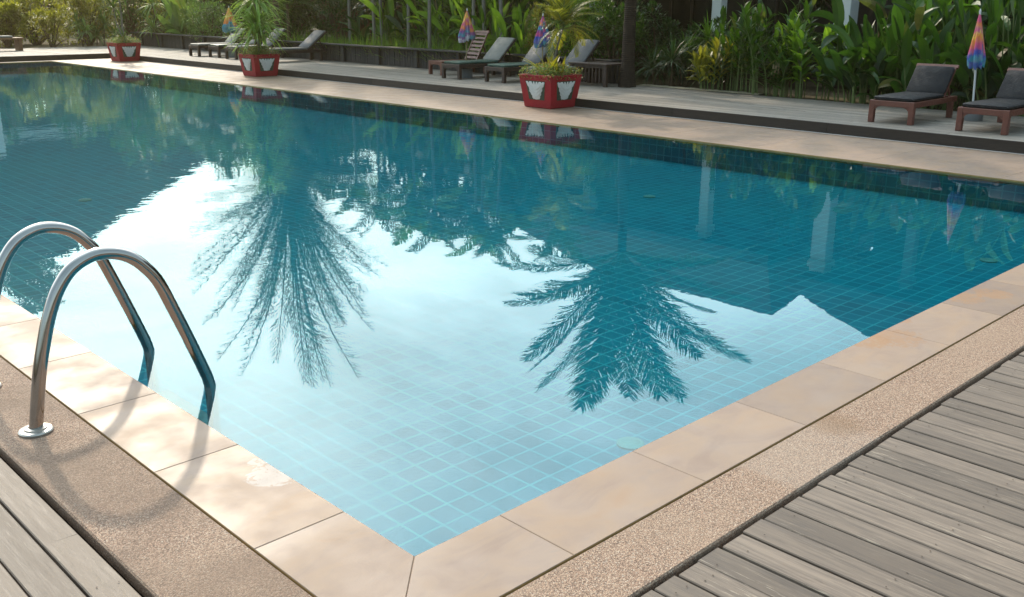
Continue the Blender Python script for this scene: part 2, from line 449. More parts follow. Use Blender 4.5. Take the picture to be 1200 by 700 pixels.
# near timber deck, planks along Y
def deck(name, mat, x0, x1, y0, y1, z, pitch, gap, seed, nails=True, lengths=(2.2, 3.6), jitter=.006, y1f=None, th=.03):
    r = random.Random(seed); m = MB(); x = x0
    while x < x1 - .02:
        w = pitch * r.uniform(.93, 1.07) - gap
        y = y0; first = r.uniform(.5, 1)
        top = (y1f(x) if y1f else y1) + r.uniform(-jitter, jitter)
        while y < top - .05:
            L = r.uniform(*lengths)*first; first = 1.; e = min(y + L, top)
            if top - e < .3: e = top
            c = .0035; dz = r.uniform(-.0025, .0025); tilt = r.uniform(-.002, .002); sk = r.uniform(-.003, .003)
            prof = [(0, -th), (0, -c), (c, 0), (w-c, 0), (w, -c), (w, -th)]
            n = len(m.v); k = len(prof)
            for yy, s in ((y, 0), (e-.002, sk)):
                m.v += [(x+px+s, yy, z+pz+dz+tilt*(px/w-.5)) for px, pz in prof]
            for i in range(k):
                j = (i+1) % k; m.f.append((n+i, n+j, n+k+j, n+k+i)); m.m.append(0)
            m.f.append(tuple(range(n+k-1, n-1, -1))); m.m.append(0); m.f.append(tuple(range(n+k, n+2*k))); m.m.append(0)
            if nails:
                yy = math.ceil(y/.55)*.55 - .02
                spots = [q for q in [e-.07] if e == top]
                while yy < e - .1: spots.append(yy); yy += .55
                for q in spots:
                    for fx in (.25, .75):
                        if r.random() < .25: continue
                        cx, cy = x + w*fx + r.uniform(-.008, .008), q + r.uniform(-.012, .012); rr = .0032
                        m.poly([(cx+rr*math.cos(a*math.pi/3), cy+rr*math.sin(a*math.pi/3), z+dz+.0022+abs(tilt)) for a in range(6)], 1)
            y = e
        x += w + gap * r.choice((.5, 1., 1., 1.15))
    return struct(m.build(name, [mat, M['nail']]))
deck('timber_deck', M['deck'], AGX+.02, 8.72, -4.5, AGY-.018, -.014, .1215, .0095, 3, lengths=(7, 9))
deck('timber_walkway', M['deck'], -3.4, AGX-.014, -4.5, 9, -.014, .1215, .0065, 5)
m = MB(); m.b(-3.5, AGX-.006, -4.6, 9.1, -.3, -.052); m.b(AGX-.006, 8.745, -4.6, AGY-.006, -.3, -.052)
struct(m.build('deck_subfloor', M['void']))

# raised far terrace
deck('terrace_deck', M['deck_far'], XD+.004, 13.52, -6, PY+5.2, ZD, .118, .005, 11, False, (2.4, 4.2))
deck('end_terrace_deck', M['deck_far'], -3., XD, PY+CW+.02, PY+5.2, ZD, .118, .005, 12, False, (1.4, 2.2))
m = MB()
m.b(XD+.002, 13.5, -6, PY+5.2, -.2, ZD-.034)
m.b(-3, XD+.002, PY+CW+.03, PY+5.2, -.2, ZD-.034)
y = -6.
while y < PY+CW:   # dark fascia boards
    e = min(y+2.6, PY+CW+.02)
    m.b(XD-.018, XD+.0015, y+.002, e-.002, .006, ZD-.002, .002, 1); y = e
x = -3.
while x < XD-.1:
    e = min(x+2.6, XD-.02)
    m.b(x+.002, e-.002, PY+CW+.002, PY+CW+.019, .002, ZD-.002, .002, 1); x = e
struct(m.build('terrace_step', [M['void'], M['fascia']]))

# ground: one sheet round the terrace to the horizon
def m_ground():
    t = NT('garden_ground'); c = t.coord()
    k = t.mix(t.maprange(t.noise(c, .8, 6, .65), .35, .65), (.055, .04, .028), (.10, .085, .045))
    k = t.mix(t.maprange(t.noise(c, 14, 5, .7), .5, .7), k, (.16, .13, .08))
    return t.done(t.bsdf(k, .95, normal=t.bump(t.noise(c, 18, 6), .5, .03), spec=.1))
M['ground'] = m_ground()
m = MB(); B = 900; X0, X1, Y0, Y1 = -3.5, 13.5, -6, PY+5.2; zg = .1
for q in ([(-B, -B), (B, -B), (B, Y0), (-B, Y0)], [(-B, Y1), (B, Y1), (B, B), (-B, B)],
          [(-B, Y0), (X0, Y0), (X0, Y1), (-B, Y1)], [(X1, Y0), (B, Y0), (B, Y1), (X1, Y1)]):
    m.poly([(a, b, zg) for a, b in q])
m.poly([(X0, Y0, -.35), (X1, Y0, -.35), (X1, Y1, -.35), (X0, Y1, -.35)])
struct(m.build('ground', M['ground']))
m = MB()
n = 40; r = random.Random(4)
front = [(13.53, 7.3 + 2.7*i/n) for i in range(n+1)]
back = [(13.95 + r.uniform(-.06, .06), 7.3 + 2.7*i/n) for i in range(n+1)]
m.grid([[(*p, zg+.055) for p in front], [(p[0]-.2, p[1], zg+.065) for p in back], [(*p, zg+.004) for p in back]])
struct(m.build('sunlit_ground_strip', M['sunlit_ground']))  # strip of bare ground, sunlight put into its pale colour

# ----------------------------------------------------------------- pool ladder
lad = thing('pool_ladder', 'pair of arched stainless steel handrails at the near pool edge', 'pool ladder', (0, 2.1, 0))
def bez(pts, n=10):
    """Catmull-Rom through the points"""
    P = [Vector(p) for p in pts]; P = [2*P[0]-P[1]] + P + [2*P[-1]-P[-2]]; out = []
    for i in range(1, len(P)-2):
        for k in range(n):
            u = k/n; a, b, c, d = P[i-1:i+3]
            out.append(.5*((2*b) + (c-a)*u + (2*a-5*b+4*c-d)*u*u + (3*b-a-3*c+d)*u**3))
    out.append(P[-2]); return out
prof = [(-.54, .0), (-.518, .12), (-.492, .25), (-.462, .36), (-.425, .475), (-.378, .575), (-.315, .65), (-.23, .69), (-.145, .687), (-.07, .655), (-.012, .60),
        (.04, .525), (.09, .40), (.15, .24), (.205, .085), (.228, .01), (.236, -.06), (.236, -.14), (.236, -.31)]
for y0 in (-.287, .36):
    m = MB(); m.tube(bez([(x, y0, z) for x, z in prof], 6), .0272, 24)
    m.build('handrail', M['steel'], lad, True, 40)
    m = MB(); m.lathe([(.066, -.004), (.067, .004), (.062, .009), (.045, .012), (.044, .017), (.036, .019), (.0275, .0195), (.0275, .004)], (-.54, y0, 0), 36)
    m.build('base_flange', M['flange'], lad, True, 35)
m = MB(); m.box((.236, 0, -.22), (.075, .53, .025), None, .008); m.build('tread', M['flange'], lad)

# floor lights seen through the water
for i, (x, y, lb) in enumerate(((1.67, .46, 'pale round floor fitting under water nearest the near corner of the pool'),
                                (6.51, .63, 'pale round floor fitting under water by the right hand pool edge with stained stone'),
                                (6.62, 4.24, 'pale round floor fitting far out in the dark water below the planter'),
                                (2.08, 8.15, 'pale round floor fitting in the dark water beyond the handrails'))):
    o = thing('pool_floor_fitting', lb, 'pool light', (x, y, zb), 0, 'round fittings on the pool floor')
    a = MB(); a.lathe([(.066, 0), (.066, .010), (.057, .014), (.052, .014)], n=28); a.build('rim', M['light_glass'], o, True, 40)
    a = MB(); a.lathe([(.05, .001), (.05, .012), (.038, .018), (.015, .02)], n=28); a.build('lens', M['light_glass'], o, True, 40)

# ----------------------------------------------------------------- planters
def planter_body(o, wb, wt, h):
    m = MB()
    def ring(w, z): return [(-w/2, -w/2, z), (w/2, -w/2, z), (w/2, w/2, z), (-w/2, w/2, z)]
    wi = wt - .09
    rows = [ring(wb-.03, 0.0), ring(wb, .014), ring(wt-.004, h-.012), ring(wt-.02, h), ring(wi, h), ring(wi-.02, h-.07)]
    m.grid(rows, 0, True); m.poly(rows[0][::-1], 0); m.poly(rows[-1], 1)
    m.build('box', [M['red'], M['soil']], o)
    sl = math.atan2((wt-wb)/2, h)
    for k in range(4):
        rot = Euler((0, 0, k*math.pi/2)).to_matrix()
        def P(u, v, d):   # u across, v up 0..1, d outwards
            w = wb + (wt-wb)*v
            return rot @ Vector((u*w/2, -(w/2 + d), v*h))
        pan = MB()
        q = [(-.54, .25), (.54, .25), (.62, .82), (-.62, .82)]
        pan.poly([P(u, v, .004) for u, v in q])
        pan.grid([[P(u, v, -.004) for u, v in q], [P(u, v, .004) for u, v in q]], 0, True)
        po = pan.build('panel', M['panel'], o)
        half = [(0, .235), (.16, .24), (.30, .26), (.33, .235), (.47, .30), (.44, .35), (.55, .40), (.53, .48), (.61, .54), (.59, .63), (.67, .68), (.70, .82),
                (.56, .825), (.50, .78), (.43, .825), (.28, .825), (.20, .74), (.15, .825), (.06, .82), (0, .72)]
        half = [(u*.85*(.52+.60*v), .5+(v-.5)*.92) for u, v in half]
        out = [(u, v) for u, v in half] + [(-u, v) for u, v in half[-2:0:-1]]
        em = MB()
        n = len(out)
        c = (0, .5)
        outer = [P(u, v, .005) for u, v in out]; mid = [P(u*.93, .5+(v-.5)*.93, .012) for u, v in out]; inn = [P(u*.45, .5+(v-.5)*.4, .017) for u, v in out]
        em.grid([outer, mid, inn], 0, True)
        ctr = P(0, .5, .014)
        for i in range(n): em.poly([inn[i], inn[(i+1) % n], ctr])
        for s in (-1, 1):   # carved veins, raised ribs
            for v0, v1 in ((.36, .52), (.46, .64), (.56, .73)):
                a = P(s*.06, v0, .017); b = P(s*.42, v1, .015)
                em.tube([a, (a+b)/2 + (rot @ Vector((0, -.004, -.01))), b], .0055, 5)
        em.build('emblem', M['emblem'], po)
P1 = thing('planter_box', 'nearest red planter box with white leaf panels, flowers and a yellowing palm', 'planter', (10.395, 9.36, 0), 0, 'red planter boxes along the far coping')
planter_body(P1, .61, .755, .545)
P2 = dup(P1, (10.34, 18.78, 0), 0, 'red planter box with a tall spiky plant in front of the left loungers', None, .93)
P3 = dup(P1, (10.37, 26.42, 0), 0, 'farthest red planter box at the far left corner of the pool', None, .95)

# ----------------------------------------------------------------- foliage builders
UP = Vector((0, 0, 1))
def blade(m, base, d, up, L, W, droop, segs=5, shape=(.35, .9, 1, .75, .0), fold=.25, mi=0, gravity=True, tw=0.):
    """a leaf: two strips folded along the midrib, bending down along its length"""
    d = d.normalized(); side = d.cross(up)
    if side.length < 1e-3: side = d.cross(Vector((1, 0, 0)))
    side.normalize(); p = Vector(base); left = []; mid = []; right = []
    for i in range(segs+1):
        u = i/segs
        x = u*(len(shape)-1); k = min(int(x), len(shape)-2); w = W*.5*(shape[k]*(1-(x-k)) + shape[k+1]*(x-k))
        nrm = side.cross(d).normalized()
        lift = nrm * w * fold
        left.append(p - side*w + lift); right.append(p + side*w + lift); mid.append(p.copy())
        p = p + d*(L/segs)
        d = (d + Vector((0, 0, -droop/segs))).normalized() if gravity else d
        if tw: side = (Matrix.Rotation(tw/segs, 3, d) @ side)
        side = (side - d*side.dot(d)).normalized()
    m.grid([[a, b, c] for a, b, c in zip(left, mid, right)], mi)
def rdir(r, el0, el1, az=None):
    a = r.uniform(0, 2*math.pi) if az is None else az; e = R(r.uniform(el0, el1))
    return Vector((math.cos(a)*math.cos(e), math.sin(a)*math.cos(e), math.sin(e)))
LANCE = (.12, .7, 1, .85, .5, .0)
PADDLE = (.25, .85, 1, .98, .8, .0)
STRAP = (.7, 1, .9, .65, .0)

def clump_ginger(root, r, stems=16, H=1.4, spread=.35, leaf=('leaf_mid',), L=.42, W=.085):
    st = MB(); lf = MB()
    for i in range(stems):
        a = r.uniform(0, 6.28); q = spread*math.sqrt(r.random()); b = Vector((q*math.cos(a), q*math.sin(a), 0))
        lean = Vector((math.cos(a), math.sin(a), 0))*r.uniform(.05, .4) + Vector((r.uniform(-.1, .1), r.uniform(-.1, .1), 0))
        h = H*r.uniform(.65, 1.05); pts = [b + UP*h*u + lean*h*u*u*.7 for u in (0, .3, .6, .85, 1)]
        st.tube(pts, [.011, .010, .008, .006, .003], 5)
        ph = r.uniform(0, 3.14); n = r.randint(9, 13)
        for k in range(n):
            u = .28 + .72*k/(n-1); p = b + UP*h*u + lean*h*u*u*.7
            aa = ph + (k % 2)*math.pi + r.uniform(-.3, .3)
            el = 25 + 45*u
            d = rdir(r, el-10, el+10, aa)
            blade(lf, p, d, UP, L*r.uniform(.7, 1.1)*(1 if u < .9 else .75), W*r.uniform(.8, 1.2), r.uniform(.7, 1.5), 5, LANCE, .3)
    st.build('stems', M['stem'], root); lf.build('leaves', M[leaf[0]], root)
def clump_heliconia(root, r, n=16, H=1.7, spread=.45, leaf='leaf_deep', L=.7, W=.21, st_mat='stem'):
    st = MB(); lf = MB()
    for i in range(n):
        a = r.uniform(0, 6.28); q = spread*math.sqrt(r.random()); b = Vector((q*math.cos(a), q*math.sin(a), 0))
        h = H*r.uniform(.35, .8)
        lean = Vector((math.cos(a), math.sin(a), 0))*r.uniform(.05, .35)
        top = b + UP*h + lean*h
        st.tube([b, b+UP*h*.5+lean*h*.35, top], [.014, .012, .006], 5)
        for k in range(r.choice((2, 3, 4))):
            f = 1 if k == 0 else r.uniform(.35, .95)
            q = b + UP*h*f + lean*h*f*f
            out = Vector((r.uniform(-1, 1), r.uniform(-1, 1), 0))*(.45 if k == 0 else 1.0)
            d = UP*r.uniform(.7, 2.2) + lean*2 + out
            z = 1 if k == 0 else r.uniform(.55, .95)
            blade(lf, q, d, Vector((r.uniform(-.5, .5), r.uniform(-.5, .5), .6)), L*z*r.uniform(.75, 1.15), W*(.6+.4*z)*r.uniform(.7, 1.15), r.uniform(.6, 2.0), 7, PADDLE, r.uniform(.15, .5), tw=r.uniform(-.6, .6))
    st.build('stems', M[st_mat], root); lf.build('leaves', M[leaf], root)
def rosette(lf, c, r, n, L, W, e0=-10, e1=80, droop=(.6, 1.8), segs=6):
    for i in range(n):
        d = rdir(r, e0, e1)
        blade(lf, Vector(c)+d*.02, d, UP, L*r.uniform(.7, 1.1), W*r.uniform(.8, 1.15), r.uniform(*droop), segs, STRAP, .3)
def bush(root, r, rx, ry, rz, n, ls=.07, leaf='leaf_mid', stem='bark_brown', lobes=9, name='leaves', z0=.0):
    """leaf cloud on branch tips: uneven lobes with gaps"""
    st = MB(); lf = MB(); cs = []
    for i in range(lobes):
        a = r.uniform(0, 6.28); q = math.sqrt(r.random())*.72; zz = r.uniform(.22, .92)
        cs.append((Vector((rx*q*math.cos(a)*(1.15-zz*.4), ry*q*math.sin(a)*(1.15-zz*.4), z0 + rz*zz)), r.uniform(.26, .45)))
    for c, s in cs:
        st.tube([Vector((c.x*.1, c.y*.1, 0)), c*.55 + UP*.05, c], [.018*rz+.006, .012*rz+.004, .004], 5)
    for i in range(n):
        c, s = r.choice(cs); d = rdir(r, -60, 90); k = s*(r.random()**.4)
        p = c + Vector((d.x*k*rx, d.y*k*ry, d.z*k*rz*.6))
        if p.z < .03: p.z = .03 + r.random()*.1
        dd = (d + UP*r.uniform(-.3, .7) + Vector((r.uniform(-.6, .6), r.uniform(-.6, .6), 0)))
        blade(lf, p, dd, UP, ls*r.uniform(.7, 1.4), ls*r.uniform(.38, .6), r.uniform(0, 1.), 2, (.2, 1, .0), .25)
    st.build('branches', M[stem], root); lf.build(name, M[leaf], root)
def frond_mesh(r, L, rise, droop, nl, ll, lw, hang=.8, plume=False, mat_st='stem', leaf='leaf_palm', vee=.35):
    """one pinnate palm frond growing along +X from the origin: (rachis + leaflets) in a mesh"""
    m = MB(); d = Vector((math.cos(rise), 0, math.sin(rise))); p = Vector(); pts = [p.copy()]; n = 16
    for i in range(n):
        p = p + d*(L/n); d = (d + Vector((0, 0, -droop/n))).normalized(); pts.append(p.copy())
    m.tube(pts, [.022*(1-i/(n+1))*L/2.5 + .002 for i in range(n+1)], 5, 1)
    for i in range(nl):
        u = .12 + .88*(i+.5)/nl; x = u*n; k = min(int(x), n-1); q = pts[k].lerp(pts[k+1], x-k); t = (pts[k+1]-pts[k]).normalized()
        for s in (-1, 1):
            w = math.sin(math.pi*min(1, .12+u*.86))**.6
            side = Vector((0, s, 0))
            up = side.cross(t)*s; up = up if up.z > 0 else -up
            a = r.uniform(.35, .75)
            dd = t*(.55+.5*u) + side*a*1.5 + up*(vee if not plume else r.uniform(-.9, .9))
            blade(m, q, dd, up, ll*w*r.uniform(.8, 1.1), lw*r.uniform(.8, 1.1), hang*r.uniform(.7, 1.4), 3, (.55, 1, .7, .0), .2)
    return m
def palm(name, label, cat, loc, H, tr, crown, trunk_mat='bark_grey', lean=(0, 0), group=None, seed=1, leaf='leaf_palm', kinds=3, rz=0.):
    """crown = list of (azimuth, rise deg, length factor); fronds share a few meshes"""
    r = random.Random(seed)
    o = thing(name, label, cat, loc, rz, group)
    m = MB(); n = 12
    pts = [Vector((lean[0]*(i/n)**1.6, lean[1]*(i/n)**1.6, H*i/n)) for i in range(n+1)]
    m.tube(pts, [tr*(1.0 - .35*i/n + (.35*(1-i/1.6) if i < 1.6 else 0)) for i in range(n+1)], 12)
    m.build('trunk', M[trunk_mat], o, True)
    return o, pts[-1]

def add_fronds(o, top, specs, meshes, leafmats):
    for i, (az, rise, sc) in enumerate(specs):
        me = meshes[i % len(meshes)]
        f = bpy.data.objects.new('frond', me); COL.objects.link(f); f.parent = o
        f.location = top; f.rotation_euler = Euler((0, -R(rise), R(az)), 'XYZ'); f.scale = (sc,)*3
def fmesh(name, mb, mats):
    ob = mb.build(name, mats); me = ob.data; bpy.data.objects.remove(ob); return me

# ------------- planted in the planters
r = random.Random(21)
FR_SMALL = [fmesh('frond', frond_mesh(r, 1.0, R(20), 1.3, 24, .34, .026, .9), [M['leaf_palm'], M['stem']]) for _ in range(3)]
FR_GOLD = [fmesh('frond', frond_mesh(r, 1.0, R(15), 1.2, 26, .33, .026, .8), [M['leaf_yellow_glow'], M['stem']]) for _ in range(3)]
FR_MED = [fmesh('frond', frond_mesh(r, 1.7, R(15), 1.2, 34, .48, .036, .9), [M['leaf_palm'], M['stem']]) for _ in range(3)]
FR_BRI = [fmesh('frond', frond_mesh(r, 1.5, R(15), 1.3, 32, .42, .04, .8), [M['leaf_bright'], M['stem']]) for _ in range(3)]

def flowers(loc, w, seed, label):
    r = random.Random(seed)
    o = thing('flowering_groundcover', label, 'flowers', loc, 0, 'low flowers filling the planters')
    lf = MB(); fl = MB()
    for i in range(2600):
        a, b = r.uniform(-.5, .5)*w, r.uniform(-.5, .5)*w
        k = max(abs(a), abs(b))/(w/2); h = .02 + r.random()*.19*(1.2-.3*k)
        ov = 1.22 if k > .75 else 1.
        p = Vector((a*ov, b*ov, h - (.03 if k > .85 else 0)))
        (blade)(lf, p, rdir(r, -10, 80), UP, r.uniform(.03, .065), r.uniform(.010, .018), r.uniform(0, 1), 2, (.3, 1, 0), .2)
        if r.random() < .22:
            q = p + UP*r.uniform(.01, .05)
            for z in range(4): blade(fl, q, rdir(r, 10, 60), UP, .018, .014, .3, 1, (.6, .8), .2)
    lf.build('leaves', M['leaf_grey'], o); fl.build('blossoms', M['flower'], o)
flowers((10.395, 9.36, .47), .66, 3, 'low pink and green flowers spilling over the nearest red planter')
flowers((10.34, 18.78, .44), .60, 4, 'low reddish flowers spilling over the planter with the spiky plant')
flowers((10.37, 26.42, .44), .60, 5, 'low grassy flowers in the farthest red planter')

o, top = palm('planter_palm', 'small yellow green palm growing from the nearest red planter', 'palm', (10.40, 9.33, .46), .82, .022, None, 'bark_grey', (.06, -.17), seed=4)
add_fronds(o, top, [(a*137.5, e, s) for a, e, s in zip(range(27), (-12, -28, -40, -20, -34, -8, -46, 78, 70, 60, 52, 44, 36, 28, 60, 20, 10, 48, 2, 66, 74, 40, 56, 32, 64, 15, 50), (.62, .6, .55, .62, .6, .6, .5, .8, .9, .85, .9, .8, .85, .78, .9, .7, .7, .75, .65, .8, .85, .8, .85, .8, .8, .7, .85))], FR_GOLD[:1] + FR_SMALL[:1] + FR_GOLD[1:2], None)
lf = MB(); rr = random.Random(9)
for a in range(26):
    blade(lf, (rr.uniform(-.14, .14), rr.uniform(-.14, .14), .05), rdir(rr, 35, 80), UP, rr.uniform(.3, .62), .06, .6, 5, LANCE, .3)
lf.build('basal_leaves', M['leaf_yellow_glow'], o)

o = thing('spiky_dracaena', 'tall spiky leaved plant with a slim stem in the planter before the left loungers', 'plant', (10.34, 18.78, .44))
m = MB(); m.tube([(0, 0, 0), (.015, .0, .5), (-.01, .02, 1.0), (.02, 0, 1.75)], [.035, .03, .026, .02], 9); m.tube([(0.02, 0, .1), (.10, .03, .35), (.08, .06, .62)], [.02, .018, .015], 8)
m.build('stem', M['bark_grey'], o, True)
lf = MB(); rr = random.Random(12)
rosette(lf, (.08, .06, .5), rr, 70, .85, .05, -5, 80)
rosette(lf, (-.10, -.10, .40), rr, 70, .85, .05, -5, 80)
rosette(lf, (.0, 0, .75), rr, 80, .9, .05, -20, 75)
rosette(lf, (.01, 0, 1.2), rr, 85, .95, .05, -15, 80)
rosette(lf, (.02, 0, 1.75), rr, 85, .95, .05, -15, 85)
lf.build('leaves', M['leaf_pale'], o)

o = thing('potted_plumeria', 'pale bare stemmed shrub with spiky leaves in the farthest red planter', 'plant', (10.37, 26.42, .45))
m = MB(); m.tube([(0, 0, 0), (.02, .0, .75), (.0, .02, 1.55)], [.03, .028, .022], 8); m.tube([(.0, 0, .2), (-.16, -.04, .6), (-.2, -.04, 1.0)], [.02, .018, .014], 8)
m.build('stem', M['bark_grey'], o, True)
lf = MB(); rr = random.Random(13)
rosette(lf, (0, .02, 1.55), rr, 60, .75, .045, -25, 75); rosette(lf, (-.2, -.04, 1.0), rr, 45, .5, .034, -25, 75); rosette(lf, (0, 0, .15), rr, 60, .34, .026, 0, 80)
lf.build('leaves', M['leaf_mid'], o)

# ----------------------------------------------------------------- loungers
def pad(m, pts, half, th, bev=.02):
    """a cushion: rounded slab following a side profile"""
    P = [Vector((a, 0, b)) for a, b in pts]; rows = []
    for i, p in enumerate(P):
        t = (P[min(i+1, len(P)-1)] - P[max(i-1, 0)]).normalized(); nn = Vector((-t.z, 0, t.x))
        e = 1.0 if 0 < i < len(P)-1 else .55
        h = th*e; w = half if e == 1. else half-.012
        sec = [(-w, -h*.25), (-w, h*.2), (-w+bev, h*.5), (0, h*.58), (w-bev, h*.5), (w, h*.2), (w, -h*.25), (w-bev, -h*.5), (0, -h*.5), (-w+bev, -h*.5)]
        rows.append([p + Vector((0, y, 0)) + nn*z for y, z in sec])
    m.grid(rows, 0, True); m.poly(rows[0][::-1]); m.poly(rows[-1])
def lounger(name, label, loc, rz, hinge=1.10, back=.56, ang=50, L=1.46, W=.60, zs=.30, seat='vinyl_black', backm='vinyl_black', headrail=True, wood='wood', cushions=True, group=None):
    """x runs from the foot end to the head end; z 0 is the deck"""
    o = thing(name, label, 'sun lounger', loc, rz, group); w = W/2
    fr = MB()
    for s in (-1, 1): fr.b(.02, L, s*w-.022 if s > 0 else -w-.0, (s*w) if s > 0 else -w+.022, zs-.075, zs, .004)
    fr.b(.0, .045, -w+.0222, w-.0222, zs-.075, zs-.0015, .004); fr.b(L-.03, L+.002, -w+.0222, w-.0222, zs-.075, zs-.002, .004)
    for s in (-1, 1):      # curved brackets under the foot apron
        pts = [(s*(w-.07), zs-.076)] + [(s*(w-.07) - s*.10*(1-math.cos(u)), zs-.076-.085*(1-math.sin(u))) for u in [k*math.pi/2/6 for k in range(7)]]
        A = [(.008, y, z) for y, z in pts]; Bk = [(.038, y, z) for y, z in pts]
        fr.poly(A); fr.poly(Bk[::-1]); fr.grid([A, Bk], 0, True)
    k = .10
    while k < hinge:
        fr.b(k, k+.06, -w+.023, w-.023, zs-.03, zs-.008, .003); k += .085
    fr.build('frame', M[wood], o)
    for x in (.0, L-.16):
        for s in (-1, 1):
            a = MB(); y0 = s*w - (.072 if s > 0 else -.0) ; a.b(x-.004, x+.068, y0, y0+.072, 0, zs+.002, .006); a.build('leg', M[wood], o)
    ca, sa = math.cos(R(ang)), math.sin(R(ang))
    bk = MB()
    for s in (-1, 1):
        bk.bar((hinge, s*(w-.05), zs-.0), (hinge+ca*back, s*(w-.05), zs+sa*back), .035, .03, .003)
    nsl = 7
    for i in range(nsl):
        q = back*(i+.6)/nsl
        bk.box((hinge+ca*q, 0, zs+sa*q+.002), (.055, W-.145, .014), Euler((0, -R(ang), 0)), .002)
    bk.build('backrest', M[wood], o)
    if headrail:
        h = MB(); h.box((hinge+ca*(back+.02), 0, zs+sa*(back+.02)), (.055, W-.02, .034), Euler((0, -R(ang), 0)), .004); h.build('head_rail', M[wood], o)
    for s in (-1, 1):
        pr = MB(); pr.bar((hinge+ca*back*.62, s*(w-.09), zs+sa*back*.62-.02), (hinge+ca*back*.62+.16, s*(w-.09), zs-.05), .02, .026, .002); pr.build('prop', M[wood], o)
    if cushions:
        c = MB(); pad(c, [(.03, zs+.026), (.06, zs+.027), (.45, zs+.03), (.8, zs+.027), (hinge-.03, zs+.028), (hinge-.012, zs+.028)], w-.03, .052); c.build('seat_cushion', M[seat], o, True, 50)
        c = MB(); q0 = .03
        pad(c, [(hinge+ca*q-sa*.04, zs+sa*q+ca*.04) for q in (q0, q0+.03, back*.35, back*.7, back-.05, back-.02)], w-.035, .05)
        c.build('back_cushion', M[backm], o, True, 50)
    return o
G = 'wooden sun loungers on the far terrace'
lounger('sun_lounger', 'black cushioned red wood lounger left of the right umbrella', (11.22, 3.78, ZD), R(1.5), 1.08, .50, 51, 1.48, .62, group=G)
lounger('sun_lounger', 'black cushioned red wood lounger right of the right umbrella', (11.14, 2.55, ZD), R(-1.), 1.10, .50, 51, 1.5, .64, group=G)
lounger('sun_lounger', 'lounger with pale raised back behind the orange closed umbrella', (11.86, 13.66, ZD), R(-2), 1.12, .70, 44, 1.55, .60, seat='vinyl_green', backm='vinyl_white', headrail=False, wood='wood_dark', group=G)
lounger('sun_lounger', 'lounger with grey worn back beneath the blue striped umbrella', (11.92, 12.38, ZD), R(-2), 1.0, .72, 45, 1.55, .60, seat='vinyl_green', backm='vinyl_grey', headrail=False, wood='wood_dark', group=G)
lounger('sun_lounger', 'lounger with creased grey back mostly hidden by the nearest planter', (11.95, 11.25, ZD), R(-2), 1.0, .74, 44, 1.55, .60, seat='vinyl_white', backm='vinyl_grey', headrail=False, wood='wood_dark', group=G)
lounger('slatted_lounger', 'bare slatted wooden lounger behind the orange closed umbrella', (12.35, 14.75, ZD), R(-8), .95, .66, 62, 1.3, .56, cushions=False, headrail=True, wood='wood', group=G)
lounger('sun_lounger', 'far left lounger with pale cream back standing nearest the far left planter', (11.80, 25.0, ZD), R(0), 1.15, .62, 44, 1.6, .60, seat='vinyl_white', backm='vinyl_white', headrail=False, wood='wood_dark', group=G)
lounger('sun_lounger', 'second lounger from the far left with green seat behind the spiky plant', (11.95, 24.1, ZD), R(0), 1.15, .62, 42, 1.6, .60, seat='vinyl_green', backm='vinyl_white', headrail=False, wood='wood_dark', group=G)
lounger('sun_lounger', 'third far left lounger with grey white back seen through the spiky leaves', (11.85, 22.95, ZD), R(0), 1.15, .70, 43, 1.6, .60, seat='vinyl_white', backm='vinyl_grey', headrail=False, wood='wood_dark', group=G)
lounger('sun_lounger', 'grey lounger at the right end of the left group beside the low timber wall', (11.9, 21.1, ZD), R(-2), 1.1, .74, 38, 1.6, .60, seat='vinyl_grey', backm='vinyl_grey', headrail=False, wood='wood_dark', group=G)

# ----------------------------------------------------------------- umbrellas
def m_rainbow(name, stops, z0, z1):
    t = NT(name); c = t.coord(); z = t.sep(c)[2]
    u = t.maprange(z, z0, z1, 0, 1, False)
    x, y = t.sep(c)[0], t.sep(c)[1]
    an = t.math('FLOOR', t.math('MULTIPLY', t.math('ADD', t.math('ARCTAN2', y, x), 3.1416), 8/6.2832))
    wn = t.n('ShaderNodeTexWhiteNoise', noise_dimensions='1D'); t.set(wn.inputs['W'], an)
    u = t.math('ADD', u, t.math('MULTIPLY', t.math('SUBTRACT', wn.outputs[0], .5), .3))
    u = t.math('ADD', u, t.math('MULTIPLY', t.math('SUBTRACT', t.noise(c, 16, 4, .65, dist=.8), .5), .3))
    k = t.ramp(u, stops, 'EASE')
    k = t.mix(t.maprange(t.noise(c, 9, 4), .35, .75, .05, .4), k, (.42, .36, .36))
    return t.done(t.bsdf(k, .7, normal=t.bump(t.noise(c, 30, 3), .2, .005), spec=.2))
pink, ora, yel, blu, tea, pur, wht = (.62, .07, .2), (.75, .2, .03), (.8, .47, .05), (.03, .07, .38), (.03, .28, .36), (.22, .05, .25), (.6, .6, .65)
